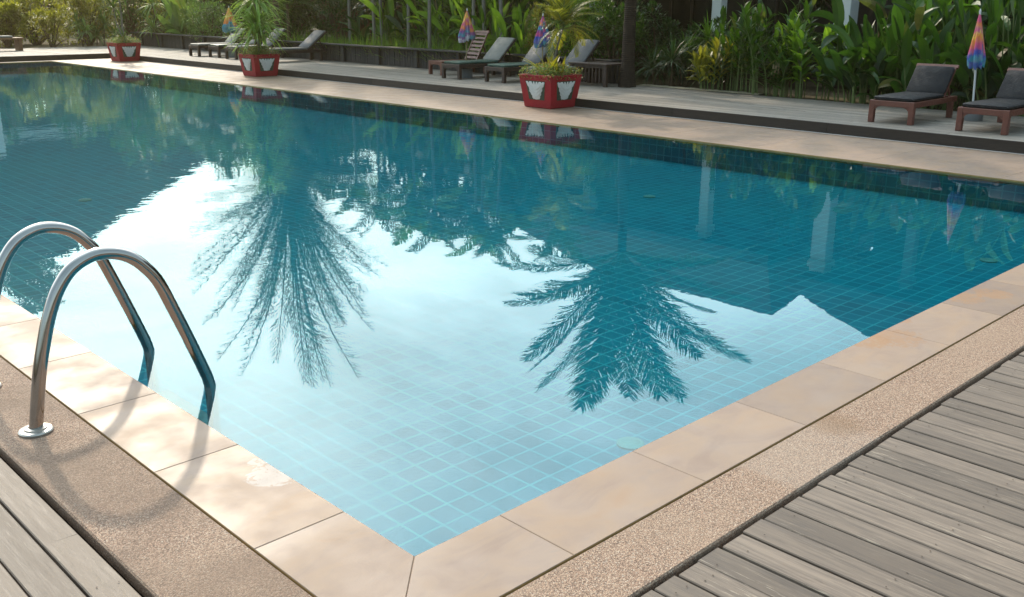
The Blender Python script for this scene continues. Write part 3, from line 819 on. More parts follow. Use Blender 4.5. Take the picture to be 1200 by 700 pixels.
def umbrella(name, label, loc, zc0, zc1, rad, stops, pole_col='pole_white', lean=(0, 0), base=True, seed=0):
    o = thing(name, label, 'umbrella', loc, 0, 'closed beach umbrellas between the loungers')
    r = random.Random(seed)
    m = MB(); m.tube([(0, 0, .02), (lean[0], lean[1], zc1+.02)], .0135, 10); m.build('pole', M[pole_col], o, True)
    cm = m_rainbow(name + '_cloth', stops, zc0, zc1)
    m = MB(); n = 48; rows = []
    for i in range(15):
        u = i/14; z = zc1 + (zc0-zc1)*u
        prof = rad*(.06 + .94*u**.85) if u < .9 else rad*(.86 - .9*(u-.9))
        row = []
        for k in range(n):
            a = 2*math.pi*k/n
            pl = 1 + .36*u*math.sin(a*8 + .6*math.sin(3*u+seed)) + .10*math.sin(a*2+seed)
            zz = z - (.05*abs(math.sin(a*4))*(u**6)) + .03*math.sin(a+seed)*u**3
            row.append((lean[0]*z/zc1 + prof*pl*math.cos(a), lean[1]*z/zc1 + prof*pl*math.sin(a), zz))
        rows.append(row)
    m.grid(rows, 0, True); m.poly(rows[0]); m.poly(rows[-1][::-1]); m.build('canopy', cm, o, True)
    m = MB(); m.lathe([(.012, zc1-.01), (.016, zc1+.01), (.011, zc1+.03), (.003, zc1+.05)], (lean[0], lean[1], 0), 10); m.build('finial', M['pole_white'], o, True)
    m = MB(); m.lathe([(.135, 0), (.138, .01), (.143, .17), (.138, .185), (.03, .187), (.026, .24), (.0155, .24)], (0, 0, 0), 24); m.build('base', M['concrete'], o, True, 40)
    return o
umbrella('closed_umbrella', 'closed rainbow umbrella in a concrete base between the two black loungers', (12.50, 3.19, ZD), .77, 1.45, .115,
         [(0, blu), (.12, tea), (.25, blu), (.38, pink), (.55, ora), (.66, yel), (.76, pink), (.9, ora), (1, pink)], lean=(0, .09), seed=1)
umbrella('closed_umbrella', 'closed orange yellow and pink umbrella beside the bare slatted lounger', (12.35, 13.72, ZD), .80, 1.38, .155,
         [(0, wht), (.06, pur), (.16, tea), (.3, pur), (.42, ora), (.55, pink), (.68, yel), (.85, ora), (1, pur)], 'stem_dry', lean=(0, -.05), seed=2)
umbrella('closed_umbrella', 'closed umbrella with blue and purple bands behind the nearest planter', (12.40, 11.50, ZD), .76, 1.30, .15,
         [(0, tea), (.06, blu), (.3, blu), (.36, pink), (.5, pur), (.56, tea), (.66, blu), (.72, ora), (.85, pink), (1, pur)], 'stem_dry', seed=3)
umbrella('closed_umbrella', 'closed orange and teal umbrella behind the left loungers', (12.45, 23.95, ZD), .72, 1.36, .20,
         [(0, tea), (.15, (.03, .2, .25)), (.3, tea), (.38, ora), (.6, yel), (.8, ora), (1, yel)], seed=4)

# ----------------------------------------------------------------- low timber wall, table, bench
o = thing('low_timber_wall', 'low dark timber wall of upright boards with a cap rail, behind the loungers', 'wall', (13.62, 19, 0))
ya, yb = 10.6-19, 33-19; zt = .60
m = MB(); y = ya; r = random.Random(2)
while y < yb:
    w = .105; d = r.uniform(-.004, .004); m.b(-.02+d, .02+d, y, y+w-.012, .1, zt-.05, .003); y += w
m.b(.022, .05, ya, yb, .1, zt-.06)
m.build('boards', M['wallwood'], o)
y = ya + .06
while y < yb:
    p = MB(); p.b(-.095, -.0205, y, y+.10, .11, zt-.032, .005); p.build('post', M['wallwood'], o); y += 1.55
m = MB(); m.b(-.20, .10, ya-.02, yb, zt-.03, zt+.008, .006); m.build('cap_rail', M['wallwood'], o)

o = thing('slatted_table', 'dark low table with upright slats beside the big dark palm trunk', 'table', (13.05, 10.62, ZD), 0)
m = MB()
for i in range(5): m.b(-.32+i*.13, -.32+i*.13+.12, -.5, .5, .40, .43, .004)
m.build('table_top', M['wood_dark'], o)
for sx in (-1, 1):
    for sy in (-1, 1):
        m = MB(); m.b(sx*.27-.035, sx*.27+.035, sy*.44-.035, sy*.44+.035, 0, .3995, .004); m.build('leg', M['wood_dark'], o)
m = MB()
for i in range(9): m.b(-.262, -.24, -.38+i*.09, -.38+i*.09+.035, .06, .34, .003)
m.b(-.275, -.2385, -.403, .403, .3405, .3985, .003)
m.build('slats', M['wood_dark'], o)

o = thing('garden_bench', 'low brown bench with a pale pad at the far left end of the terrace', 'bench', (8.55, 31.4, ZD), R(0))
m = MB(); m.b(-.65, .65, -.25, .25, .34, .40, .006); m.build('seat', M['hall_wood'], o)
for sx in (-1, 1):
    m = MB(); m.b(sx*.55-.05, sx*.55+.05, -.22, .22, 0, .3395, .006); m.build('leg', M['hall_wood'], o)
m = MB(); m.b(-.5, .35, -.22, .22, .4005, .46, .02); m.build('pad', M['vinyl_white'], o)

# ----------------------------------------------------------------- buildings
def hip_roof(x0, x1, y0, y1, ze, zr, inset, along='y', th=.16):
    m = MB()
    if along == 'y':
        xm = (x0+x1)/2; a, b = (xm, y0+inset, zr), (xm, y1-inset, zr)
        q = [(x0, y0, ze), (x1, y0, ze), (x1, y1, ze), (x0, y1, ze)]
        m.poly([q[0], a, b, q[3]][::-1]); m.poly([q[1], q[2], b, a][::-1]); m.poly([q[0], q[1], a]); m.poly([q[2], q[3], b])
    else:
        ym = (y0+y1)/2; a, b = (x0+inset, ym, zr), (x1-inset, ym, zr)
        q = [(x0, y0, ze), (x1, y0, ze), (x1, y1, ze), (x0, y1, ze)]
        m.poly([q[0], q[1], b, a]); m.poly([q[3], a, b, q[2]][::-1]); m.poly([q[0], a, q[3]]); m.poly([q[1], q[2], b])
    m.poly(q[::-1])
    return m
def house(name, label, x0, x1, y0, y1, wallx, ze, zr, inset, cols, wins, wall='brown_wall'):
    o = thing(name, label, 'house', (wallx, (y0+y1)/2, .1)); ox, oy = wallx, (y0+y1)/2
    def L(x, y, z): return (x-ox, y-oy, z-.1)
    hr = hip_roof(x0-ox, x1-ox, y0-oy, y1-oy, ze-.1, zr-.1, inset); hr.build('roof', M['roof'], o)
    m = MB(); m.b(x0-ox-.03, x0-ox, y0-oy, y1-oy, ze-.1-.22, ze-.1+.02); m.build('fascia', M['wood_dark'], o)
    # wall with real openings
    w = MB(); ys = [y0+.6]
    for a, b, za, zb_ in wins: ys += [a, b]
    ys += [y1-.6]
    for i in range(len(ys)-1):
        if i % 2 == 0: w.b(0, .2, ys[i]-oy, ys[i+1]-oy, 0, ze-.1-.02)
        else:
            za, zb_ = wins[i//2][2:]
            w.b(0, .2, ys[i]-oy, ys[i+1]-oy, 0, za-.1); w.b(0, .2, ys[i]-oy, ys[i+1]-oy, zb_-.1, ze-.1-.02)
    w.b(.2, x1-.6-ox, y0+.6-oy, y0+.8-oy, 0, ze-.12); w.b(.2, x1-.6-ox, y1-.8-oy, y1-.6-oy, 0, ze-.12); w.b(x1-.8-ox, x1-.6-ox, y0+.8-oy, y1-.8-oy, 0, ze-.12)
    w.build('wall', M[wall], o)
    m = MB(); m.b(x0+.3-ox, -.002, y0+.4-oy, y1-.4-oy, 0, .35); m.build('veranda_floor', M['wood_dark'], o)
    for a, b, za, zb_ in wins:
        f = MB(); fr = .07
        f.b(-.03, .08, a-oy, a+fr-oy, za-.1, zb_-.1); f.b(-.03, .08, b-fr-oy, b-oy, za-.1, zb_-.1)
        f.b(-.031, .081, a+fr-oy, b-fr-oy, za-.1, za-.1+fr); f.b(-.031, .081, a+fr-oy, b-fr-oy, zb_-.1-fr, zb_-.1)
        f.b(-.02, .06, (a+b)/2-.03-oy, (a+b)/2+.03-oy, za-.1+fr, zb_-.1-fr)
        wo = f.build('window', M['wood_dark'], o)
        g_ = MB(); g_.b(.02, .03, a+fr-oy, b-fr-oy, za-.1+fr, zb_-.1-fr); g_.build('pane', M['pane'], wo)
    for cx, cy, s in cols:
        c = MB(); c.b(cx-s/2-ox, cx+s/2-ox, cy-s/2-oy, cy+s/2-oy, .0, ze-.1-.2, .01); c.b(cx-s/2-.04-ox, cx+s/2+.04-ox, cy-s/2-.04-oy, cy+s/2+.04-oy, ze-.1-.46, ze-.1-.32, .008)
        c.build('column', M['white'] if cy > 7 else M['concrete'], o)
    return o
t = NT('dark_pane'); M['pane'] = t.done(t.bsdf((.012, .014, .016), .12, spec=.6))
house('veranda_house', 'house with white veranda columns and dark windows behind the middle shrubs', 16.4, 24, 8.5, 18.6, 19.2, 3.7, 6.15, 2.0,
      [(17, 10.58, .24), (17, 14.2, .24), (17, 17.6, .24)], [(9.8, 11.2, 1.0, 2.6), (12.2, 13.6, 1.0, 2.6), (15.2, 16.8, 1.0, 2.6)])
house('garden_house', 'house with thick white columns half hidden behind the tall right hedge', 16.2, 25, -9, 8.1, 19.2, 3.95, 7.4, 3.6,
      [(17, 7.59, .34), (17, 5.7, .2)], [(4.2, 5.6, .4, 2.5), (6.2, 7.2, 1.0, 2.5)])
house('brown_house', 'reddish brown house wall glimpsed behind the bright heliconia leaves', 18.2, 25, 19.4, 29, 18.8, 2.9, 4.6, 2.6, [], [(22, 23.4, 1.0, 2.2)], 'red_wall')

# hall beyond the far left end
o = thing('timber_hall', 'large brown open fronted timber hall beyond the far left end of the pool', 'pavilion', (17, 60, .1))
hx0, hx1 = -24., 14.9
hr = hip_roof(hx0, hx1, -5.5, 8.5, 5.4, 13.9, 11.8, 'x'); hr.build('roof', M['roof'], o)
m = MB(); m.b(hx0, hx1, -5.56, -5.5, 5.0, 5.44); m.build('fascia', M['fascia_white'], o)
m = MB(); m.b(hx0+.8, hx1-.8, -5.0, 8, 0, .4); m.build('platform', M['hall_wood'], o)
for i in range(17):
    x = hx0 + 1.4 + i*2.4
    m = MB(); m.b(x-.2, x+.2, -4.6, -4.2, .4005, 5.38, .02); m.build('post', M['hall_wood'], o)
for i in range(16):
    x = hx0+1.4+i*2.4+.202
    if i % 3 == 1: continue
    m = MB()
    m.b(x, x+1.99, -4.45, -4.35, 1.3, 1.42); m.b(x, x+1.99, -4.45, -4.35, .6, .7)
    for k in range(8): m.b(x+.18+k*.22, x+.23+k*.22, -4.42, -4.38, .69, 1.31)
    m.build('railing', M['hall_wood'], o)
m = MB()
for i in range(10):
    x = hx0+1.0+i*4.0
    m.b(x, x+2.6, 7.3, 7.5, .401, 5.38)
m.build('wall', M['hall_wood'], o)
o2 = thing('white_pillar', 'white painted pillar with grey foot at the far left edge of the terrace', 'pillar', (8.05, 32.2, ZD))
m = MB(); m.b(-.4, .4, -.2, .2, .55, 3.0, .01); m.build('shaft', M['white'], o2)
m = MB(); m.b(-.42, .42, -.22, .22, 0, .5495, .01); m.build('plinth', M['concrete'], o2)

# ----------------------------------------------------------------- garden plants
def plant(kind, name, label, cat, loc, seed, group=None, rot=0., **kw):
    o = thing(name, label, cat, (loc[0], loc[1], .1), rot, group); kind(o, random.Random(seed), **kw); return o
# hedge on the right
GG = 'ginger plants at the left end of the right hedge'
plant(clump_ginger, 'ginger_plant', 'leafy ginger plant at the left end of the right hedge, beside the pale ground strip', 'plant', (14.0, 8.15), 1, GG, stems=20, H=1.35, spread=.4)
plant(clump_ginger, 'ginger_plant', 'tallest ginger plant with long lance leaves just left of the thick white column', 'plant', (13.95, 7.35), 2, GG, stems=22, H=1.5, spread=.4)
plant(clump_ginger, 'ginger_plant', 'ginger plant with bright leaves right below the thick white column', 'plant', (13.95, 6.6), 3, GG, stems=20, H=1.25, spread=.4, leaf=('leaf_bright',))
o = plant(clump_ginger, 'ginger_plant', 'low front ginger plant carrying a dry brown leaf', 'plant', (13.72, 7.0), 4, GG, stems=10, H=.85, spread=.3)
lf = MB(); rr = random.Random(3)
for i in range(4): blade(lf, (-.15, -.05+.03*i, .62), Vector((-.3, rr.uniform(-.3, .3), -1)), V(1, 0, 0), .3, .05, .3, 5, LANCE, .5, tw=1.5)
lf.build('dead_leaf', M['stem_dry'], o)
plant(clump_ginger, 'ginger_plant', 'small yellowish ginger plant leaning over the end of the pale ground strip', 'plant', (13.85, 8.5), 5, GG, stems=8, H=.8, spread=.25, leaf=('leaf_yellow_glow',))
HG = 'tall broad leaved plants of the right hedge'
for i, (x, y, H, lb) in enumerate(((14.35, 5.5, 1.7, 'broad leaved hedge plant directly right of the thick white column'),
                                   (14.15, 5.0, 1.6, 'broad leaved hedge plant behind the left black lounger foot'),
                                   (14.3, 4.45, 1.85, 'tall broad leaved hedge plant behind the left black lounger back'),
                                   (14.25, 3.75, 1.8, 'broad leaved hedge plant just left of the right umbrella'),
                                   (14.3, 3.05, 1.95, 'broad leaved hedge plant just right of the right umbrella'),
                                   (14.4, 2.3, 1.9, 'broad leaved hedge plant at the right edge behind the last black lounger'),
                                   (15.3, 4.95, 2.0, 'rear broad leaved hedge plant in shade by the thin grey column'),
                                   (15.4, 4.0, 2.1, 'rear broad leaved hedge plant in shade behind the right umbrella'),
                                   (15.4, 2.6, 2.1, 'rear broad leaved hedge plant in shade at the right edge'),
                                   (13.95, 5.5, 1.0, 'low broad leaved hedge plant left of the left black lounger'),
                                   (13.9, 4.5, .95, 'low broad leaved hedge plant just behind the left black lounger'),
                                   (13.95, 3.3, 1.0, 'low broad leaved hedge plant between the two black loungers'))):
    plant(clump_heliconia, 'heliconia_plant', lb, 'plant', (x, y), 30+i, HG, n=22, H=H, spread=.5, leaf=('leaf_deep', 'leaf_mid', 'leaf_deep')[i % 3], L=.72, W=.17)
# shaded middle shrubs
SG = 'shaded shrubs in front of the veranda house'
def spiky(o, r, n=3, H=.7, L=.6, leaf='leaf_dark', W=.034, spread=.3, per=55):
    lf = MB()
    for i in range(n):
        a = r.uniform(0, 6.28); q = spread*math.sqrt(r.random()); b = Vector((q*math.cos(a), q*math.sin(a), 0)); h = H*r.uniform(.4, 1.1)
        top = b*1.3 + UP*h
        st = MB(); st.tube([b, (b+top)/2, top], [.022, .018, .014], 6); st.build('stem', M['bark_brown'], o); rosette(lf, top, r, per, L, W, -25, 82)
    lf.build('leaves', M[leaf], o)
plant(spiky, 'spiky_shrub', 'dark spiky shrub just right of the big dark palm trunk', 'shrub', (14.3, 9.75), 51, SG, n=5, H=.55, spread=.4)
plant(spiky, 'spiky_shrub', 'pale green spiky shrub in front of the white veranda column', 'shrub', (15.0, 9.55), 52, SG, n=5, H=.95, leaf='leaf_mid', spread=.45)
plant(spiky, 'spiky_shrub', 'dark spiky shrub low behind the middle of the pale ground strip', 'shrub', (14.4, 8.95), 53, SG, n=5, H=.5, spread=.4)
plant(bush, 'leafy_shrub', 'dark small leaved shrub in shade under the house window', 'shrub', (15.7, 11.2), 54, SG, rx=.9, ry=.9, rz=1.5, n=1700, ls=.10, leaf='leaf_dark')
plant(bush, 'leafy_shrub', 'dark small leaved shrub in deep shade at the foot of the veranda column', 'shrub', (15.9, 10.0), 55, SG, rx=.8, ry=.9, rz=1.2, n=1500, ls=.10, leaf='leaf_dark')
plant(bush, 'croton_shrub', 'reddish speckled shrub at the left foot of the ginger plants', 'shrub', (14.45, 8.6), 56, SG, rx=.3, ry=.35, rz=1.0, n=420, ls=.10, leaf='leaf_croton')
# behind the middle loungers
MG = 'leafy shrubs behind the middle loungers'
plant(bush, 'leafy_shrub', 'glossy small leaved shrub directly left of the big dark palm trunk', 'shrub', (14.2, 11.2), 61, MG, rx=.8, ry=.75, rz=1.75, n=2400, ls=.10, leaf='leaf_mid', lobes=14)
plant(bush, 'leafy_shrub', 'yellow flecked shrub behind the nearest planter palm', 'shrub', (14.5, 12.3), 62, MG, rx=.8, ry=.7, rz=1.7, n=2200, ls=.10, leaf='leaf_bright', lobes=14)
plant(bush, 'croton_shrub', 'brownish variegated shrub left of the blue striped umbrella', 'shrub', (14.1, 13.1), 63, MG, rx=.55, ry=.5, rz=1.35, n=1300, ls=.09, leaf='leaf_croton', lobes=11)
plant(bush, 'leafy_shrub', 'dark dense shrub behind the variegated shrub', 'shrub', (15.6, 13.3), 64, MG, rx=1.0, ry=1.0, rz=2.3, n=2600, ls=.12, leaf='leaf_deep', lobes=14)
plant(bush, 'leafy_shrub', 'dark dense shrub filling the gap behind the dark palm trunk', 'shrub', (15.6, 12.0), 65, MG, rx=.9, ry=.8, rz=2.2, n=2400, ls=.12, leaf='leaf_dark', lobes=14)
BG = 'bright heliconias behind the low timber wall'
for i, (x, y, H, lf_, lb) in enumerate(((14.3, 14.3, 1.2, 'leaf_bright', 'bright fern like plant right behind the pale backed lounger'),
                                        (14.7, 15.0, 1.9, 'leaf_mid', 'tall heliconia between the two thin palm trunks right of the orange umbrella'),
                                        (15.0, 16.0, 2.0, 'leaf_bright', 'tall sunlit heliconia behind the orange umbrella'),
                                        (14.9, 17.0, 1.8, 'leaf_bright', 'sunlit heliconia with long arching leaves left of the orange umbrella'),
                                        (15.1, 18.1, 1.9, 'leaf_mid', 'heliconia with arching leaves at the middle of the low timber wall'),
                                        (15.0, 19.3, 1.5, 'leaf_bright', 'heliconia with yellow green leaves beneath the pair of thin palm trunks'),
                                        (15.2, 20.6, 1.3, 'leaf_deep', 'darker low heliconia near the left end of the wall posts'),
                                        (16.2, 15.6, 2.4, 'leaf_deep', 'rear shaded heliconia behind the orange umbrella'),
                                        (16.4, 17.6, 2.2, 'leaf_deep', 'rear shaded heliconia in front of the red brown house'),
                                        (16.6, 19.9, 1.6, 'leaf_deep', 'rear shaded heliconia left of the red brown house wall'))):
    plant(clump_heliconia, 'heliconia_plant', lb, 'plant', (x, y), 70+i, BG, n=24, H=H, spread=.55, leaf=lf_, L=.8, W=.15)
# grassy border
m = MB(); r = random.Random(8)
for i in range(4200):
    y = r.uniform(13.6, 23.2); x = 13.78 + r.random()**1.6*.9
    blade(m, (x, y, .12), rdir(r, 45, 88), UP, r.uniform(.42, .80)*(1.0 if r.random() < .8 else 1.2), r.uniform(.012, .03), r.uniform(.3, 1.5), 4, STRAP, .3)
tag(m.build('border_grass', M['grass']), 'tall soft grass growing along the top of the low timber wall', 'grass', None, 'stuff')
# left bushes
LG = 'bushes behind the left loungers'
plant(bush, 'round_bush', 'rounded grey green bush behind the farthest left lounger', 'bush', (14.2, 28.6), 81, LG, rx=1.1, ry=1.5, rz=1.45, n=3400, ls=.09, leaf='leaf_grey', lobes=18)
plant(bush, 'round_bush', 'dark bush behind the grey lounger and the thin palms', 'bush', (15.0, 22.2), 82, LG, rx=1.0, ry=1.0, rz=2.2, n=2600, ls=.12, leaf='leaf_deep', lobes=14)
plant(bush, 'round_bush', 'bush with hanging leaves behind the spiky planter plant', 'bush', (14.6, 25.2), 83, LG, rx=.9, ry=1.2, rz=2.2, n=2800, ls=.11, leaf='leaf_mid', lobes=16)
plant(spiky, 'spiky_shrub', 'spiky shrub with drooping leaves right of the farthest planter', 'shrub', (14.3, 31.5), 84, LG, n=6, H=1.4, L=.8, leaf='leaf_grey', W=.05, spread=.6)
plant(clump_heliconia, 'banana_plant', 'banana like plant with one pale broad leaf left of the rounded bush', 'plant', (14.1, 30.1), 85, LG, n=10, H=1.4, spread=.4, leaf='leaf_grey', L=1.0, W=.28)
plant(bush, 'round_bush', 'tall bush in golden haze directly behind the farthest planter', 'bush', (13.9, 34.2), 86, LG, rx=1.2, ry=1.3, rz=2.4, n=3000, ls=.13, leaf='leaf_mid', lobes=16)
plant(bush, 'round_bush', 'bush in golden haze left of the farthest planter', 'bush', (12.3, 34.0), 87, LG, rx=1.1, ry=.8, rz=2.0, n=2600, ls=.13, leaf='leaf_yellow_glow', lobes=15)
plant(bush, 'round_bush', 'low bush in golden haze beside the timber hall steps', 'bush', (10.9, 33.6), 88, LG, rx=.8, ry=.6, rz=1.2, n=1500, ls=.11, leaf='leaf_yellow_glow', lobes=12)
plant(spiky, 'spiky_shrub', 'spiky pale shrub at the foot of the hazy bushes left of the farthest planter', 'shrub', (12.2, 33.2), 89, LG, n=5, H=.7, L=.6, leaf='leaf_grey', W=.045, spread=.6)

for i, (x, y, rr_, hh, lf_, lb) in enumerate(((16.5, 27.5, 1.5, 2.6, 'leaf_mid', 'large bush behind the rounded grey green bush, right side'),
                                  (16.5, 31.0, 1.6, 2.6, 'leaf_deep', 'large bush behind the rounded grey green bush, left side'),
                                  (15.8, 35.5, 1.6, 2.7, 'leaf_yellow_glow', 'large sunlit bush in golden haze between the farthest planter and the rounded bush'),
                                  (13.4, 37.5, 1.7, 2.8, 'leaf_yellow_glow', 'large sunlit bush in golden haze above the farthest planter'),
                                  (11.4, 36.6, 1.3, 2.2, 'leaf_yellow_glow', 'sunlit bush in golden haze left of the farthest planter, behind the low bush'),
                                  (9.9, 35.0, .7, 1.3, 'leaf_yellow_glow', 'small sunlit bush beside the white pillar'))):
    plant(bush, 'round_bush', lb, 'bush', (x, y), 140+i, LG, rx=rr_, ry=rr_, rz=hh, n=3400, ls=.15, leaf=lf_, lobes=18)
for i, (x, y, lb) in enumerate(((16.0, 6.6, 'added dark shrub filling the hedge gap right of the thick white column'), (16.2, 4.6, 'added dark shrub filling the hedge gap behind the left black lounger'),
                               (16.2, 3.0, 'added dark shrub filling the hedge gap behind the right black lounger'), (16.0, 8.2, 'added dark shrub filling the gap between the two white columns'))):
    plant(bush, 'leafy_shrub', lb, 'shrub', (x, y), 160+i, SG, rx=.6, ry=.95, rz=(1.0 if y in (6.6, 8.2) else 1.9), n=2200, ls=.13, leaf='leaf_dark', lobes=14)  # added behind the hedge to darken its gaps
# ----------------------------------------------------------------- palms
r = random.Random(33)
FR_BIG = [fmesh('frond', frond_mesh(r, 3.3, 0., d, 88, .88, .030, .55, vee=.15), [M['leaf_palm'], M['stem']]) for d in (.35, .6, .95)]
o, top = palm('coconut_palm', 'palm with a thick dark trunk rising from the terrace edge beside the pale ground strip', 'palm tree', (13.15, 9.95, .1), 3.0, .135, None, 'bark_dark', (.05, .0), seed=5)
rr = random.Random(6)
add_fronds(o, top, [(137.5*i + rr.uniform(-14, 14), 86 - 3.0*i + rr.uniform(-6, 6), (1.06 - .010*i)*rr.uniform(.88, 1.08)) for i in range(24)], FR_BIG, None)
AG = 'slender grey palms in the bed behind the low timber wall'
for i, (x, y, H, k, lb) in enumerate(((14.45, 20.95, 3.1, 11, 'slender pale palm trunk farthest left behind the low timber wall'),
                                      (14.4, 19.75, 3.4, 10, 'left one of the close pair of slender palm trunks above the wall'),
                                      (14.5, 19.55, 2.7, 9, 'right one of the close pair of slender palm trunks, leaning right'),
                                      (14.1, 17.9, 3.0, 18, 'slender leaning palm trunk between the close pair and the straight grey trunk'),
                                      (14.0, 16.95, 3.3, 12, 'straight grey palm trunk behind the right end of the posts left of the umbrella'),
                                      (14.25, 15.6, 3.0, 11, 'slender palm trunk right behind the orange umbrella'),
                                      (14.35, 15.3, 3.4, 11, 'slender palm trunk just right of the orange umbrella'),
                                      (14.2, 14.55, 3.2, 11, 'slender palm trunk above the pale backed lounger'),
                                      (14.6, 12.9, 3.0, 11, 'slender palm trunk above the blue striped umbrella'))):
    rr = random.Random(90+i)
    o, top = palm('areca_palm', lb, 'palm tree', (x, y, .1), H, .05, None, 'bark_grey', (rr.uniform(-.1, .1), rr.uniform(-.15, .15)), AG, 60+i)
    add_fronds(o, top, [(137.5*j + rr.uniform(-15, 15), 82 - j*85/k + rr.uniform(-6, 6), rr.uniform(.7, .95)*(1.3 if i == 3 else 1)) for j in range(k)], FR_MED if i % 3 else FR_BRI, None)
# left palms
for x, y, H, k, s, lb in ((14.5, 24.2, 1.5, 12, .9, 'short feathery palm right behind the grey lounger'), (14.9, 30.2, 2.2, 14, 1.1, 'feathery palm in haze above the rounded bush'),
                       (15.5, 33.5, 2.4, 14, 1.15, 'feathery palm in golden haze above the farthest planter')):
    rr = random.Random(int(y*10))
    o, top = palm('feather_palm', lb, 'palm tree', (x, y, .1), H, .06, None, 'bark_brown', (0, 0), 'feathery palms in the haze on the left', int(y))
    add_fronds(o, top, [(137.5*j + rr.uniform(-15, 15), 80 - j*95/k + rr.uniform(-6, 6), s*rr.uniform(.85, 1.05)) for j in range(k)], FR_MED, None)
# tall plumed palm reflected in the middle of the pool
r = random.Random(44)
FR_PL = [fmesh('frond', frond_mesh(r, 7.0, 0., d, 120, 1.1, .015, 2.2, plume=True), [M['leaf_palm'], M['stem']]) for d in (.25, .5, .8)]
o, top = palm('fishtail_palm', 'tall palm with upright feathery plumes behind the left loungers, mirrored in the pool', 'palm tree', (14.0, 24.0, .1), 3.1, .11, None, 'bark_brown', (0, 0), seed=8)
rr = random.Random(15)
add_fronds(o, top, [(a, e, s) for a, e, s in ((330, 89, 1.06), (150, 88, 1.0), (60, 87, 1.02), (250, 88, .97), (323, 88, 1.04), (145, 88, 0.98), (286, 88, 0.99), (371, 82, 0.87), (93, 87, 0.95), (266, 89, 1.0), (172, 86, 0.85), (262, 79, 0.73), (107, 77, 0.73), (325, 79, 0.86), (153, 80, 0.81), (353, 79, 0.77), (220, 83, 0.86), (359, 73, 0.69), (120, 71, 0.77), (316, 77, 0.71), (214, 77, 0.65), (289, 77, 0.73), (217, 73, 0.66), (348, 76, 0.69), (272, 66, 0.74), (186, 64, 0.64), (274, 63, 0.71), (105, 67, 0.66), (287, 69, 0.62), (170, 64, 0.66), (290, 65, 0.74), (192, 65, 0.73), (289, 57, 0.66), (170, 55, 0.68), (290, 56, 0.65), (126, 56, 0.56), (273, 59, 0.58), (164, 57, 0.61), (394, 58, 0.62), (201, 55, 0.57), (387, 49, 0.53), (107, 48, 0.61), (288, 50, 0.6), (164, 45, 0.51), (265, 50, 0.53), (179, 44, 0.59), (344, 44, 0.52), (181, 43, 0.53), (338, 35, 0.51), (119, 35, 0.47), (262, 30, 0.49), (88, 29, 0.49), (340, 29, 0.48), (205, 36, 0.52), (357, 33, 0.46), (265, 12, 0.47), (178, 20, 0.39), (349, 16, 0.45), (125, 20, 0.39), (336, 18, 0.47), (183, 18, 0.46))], FR_PL, None)

def tree(name, label, loc, H, cz, rad, n, ls, leaf, seed, group=None, trunk=.16, lobes=22, squash=.75):
    r = random.Random(seed); o = thing(name, label, 'tree', (loc[0], loc[1], .1), 0, group)
    tm = MB(); cm = MB(); tm.tube([(0, 0, 0), (.1, .05, cz*.5), (0, 0, cz*.9)], [trunk, trunk*.8, trunk*.6], 9)
    cs = []
    for i in range(lobes):
        d = rdir(r, -25, 90); k = r.uniform(.35, .95)
        c = Vector((d.x*rad*k, d.y*rad*k, cz + d.z*(H-cz)*k*.9)); cs.append((c, rad*r.uniform(.2, .36)))
        tm.tube([(0, 0, cz*.8), Vector((c.x*.45, c.y*.45, cz*.85+(c.z-cz)*.4)), c], [trunk*.4, trunk*.22, .01], 6)
    for i in range(n):
        c, s = r.choice(cs); d = rdir(r, -70, 90); k = s*(r.random()**.45)
        p = c + Vector((d.x*k, d.y*k, d.z*k*squash))
        blade(cm, p, d + Vector((r.uniform(-.8, .8), r.uniform(-.8, .8), r.uniform(-.6, .5))), UP, ls*r.uniform(.7, 1.4), ls*r.uniform(.4, .6), r.uniform(0, 1.2), 2, (.2, 1, .0), .25)
    tm.build('trunk', M['bark_brown'], o, True); cm.build('crown', M[leaf], o)
    return o
TG = 'broadleaf trees behind the garden'
tree('garden_tree', 'tall leafy tree rising behind the timber hall at the far left, mirrored in the pool', (19.6, 70), 20.5, 13., 4.8, 7000, .50, 'leaf_deep', 101, TG, .42, 28)
tree('garden_tree', 'leafy tree right of the timber hall in golden haze', (19, 37), 5.5, 3.0, 3.0, 5000, .25, 'leaf_mid', 102, TG, .2)
tree('garden_tree', 'leafy tree above the rounded grey green bush', (18.5, 31.0), 5.4, 2.4, 3.0, 6500, .26, 'leaf_deep', 103, TG, .18)
tree('garden_tree', 'leafy tree between the red brown house and the left loungers', (17.0, 26.2), 5.0, 2.2, 2.4, 6500, .24, 'leaf_deep', 104, TG, .16)
tree('garden_tree', 'dark leafy tree between the veranda house and the red brown house', (17.0, 19.8), 4.9, 2.2, 2.2, 6500, .24, 'leaf_deep', 105, TG, .16)
tree('garden_tree', 'added dark leafy tree covering the bright gap between the two white columned houses', (18.2, 8.3), 4.2, 2.0, 1.3, 3500, .2, 'leaf_dark', 107, TG, .14)  # added to cover a bright streak mirrored from between the houses
tree('garden_tree', 'dark leafy tree close behind the tall heliconias', (16.3, 16.4), 4.3, 1.9, 1.9, 6500, .22, 'leaf_mid', 106, TG, .14)

# far belt of woodland closing the view
m = MB(); r = random.Random(77)
for i in range(15000):
    x = r.uniform(13, 58); y = 44 + r.uniform(0, 5) + max(0, 24-x)*.5 if x < 40 else r.uniform(5, 48)
    z = .1 + (4.2 + 1.1*math.sin(x*.7) + .8*math.sin(x*1.9+1) + .8*math.sin(y*.8))*r.random()**.75
    blade(m, (x, y, z), rdir(r, -30, 80), UP, r.uniform(.35, .8), r.uniform(.2, .4), r.uniform(0, 1), 2, (.3, 1, 0), .25)
tag(m.build('distant_woodland', M['leaf_mid']), 'distant belt of woodland behind the garden', 'woodland', None, 'stuff')

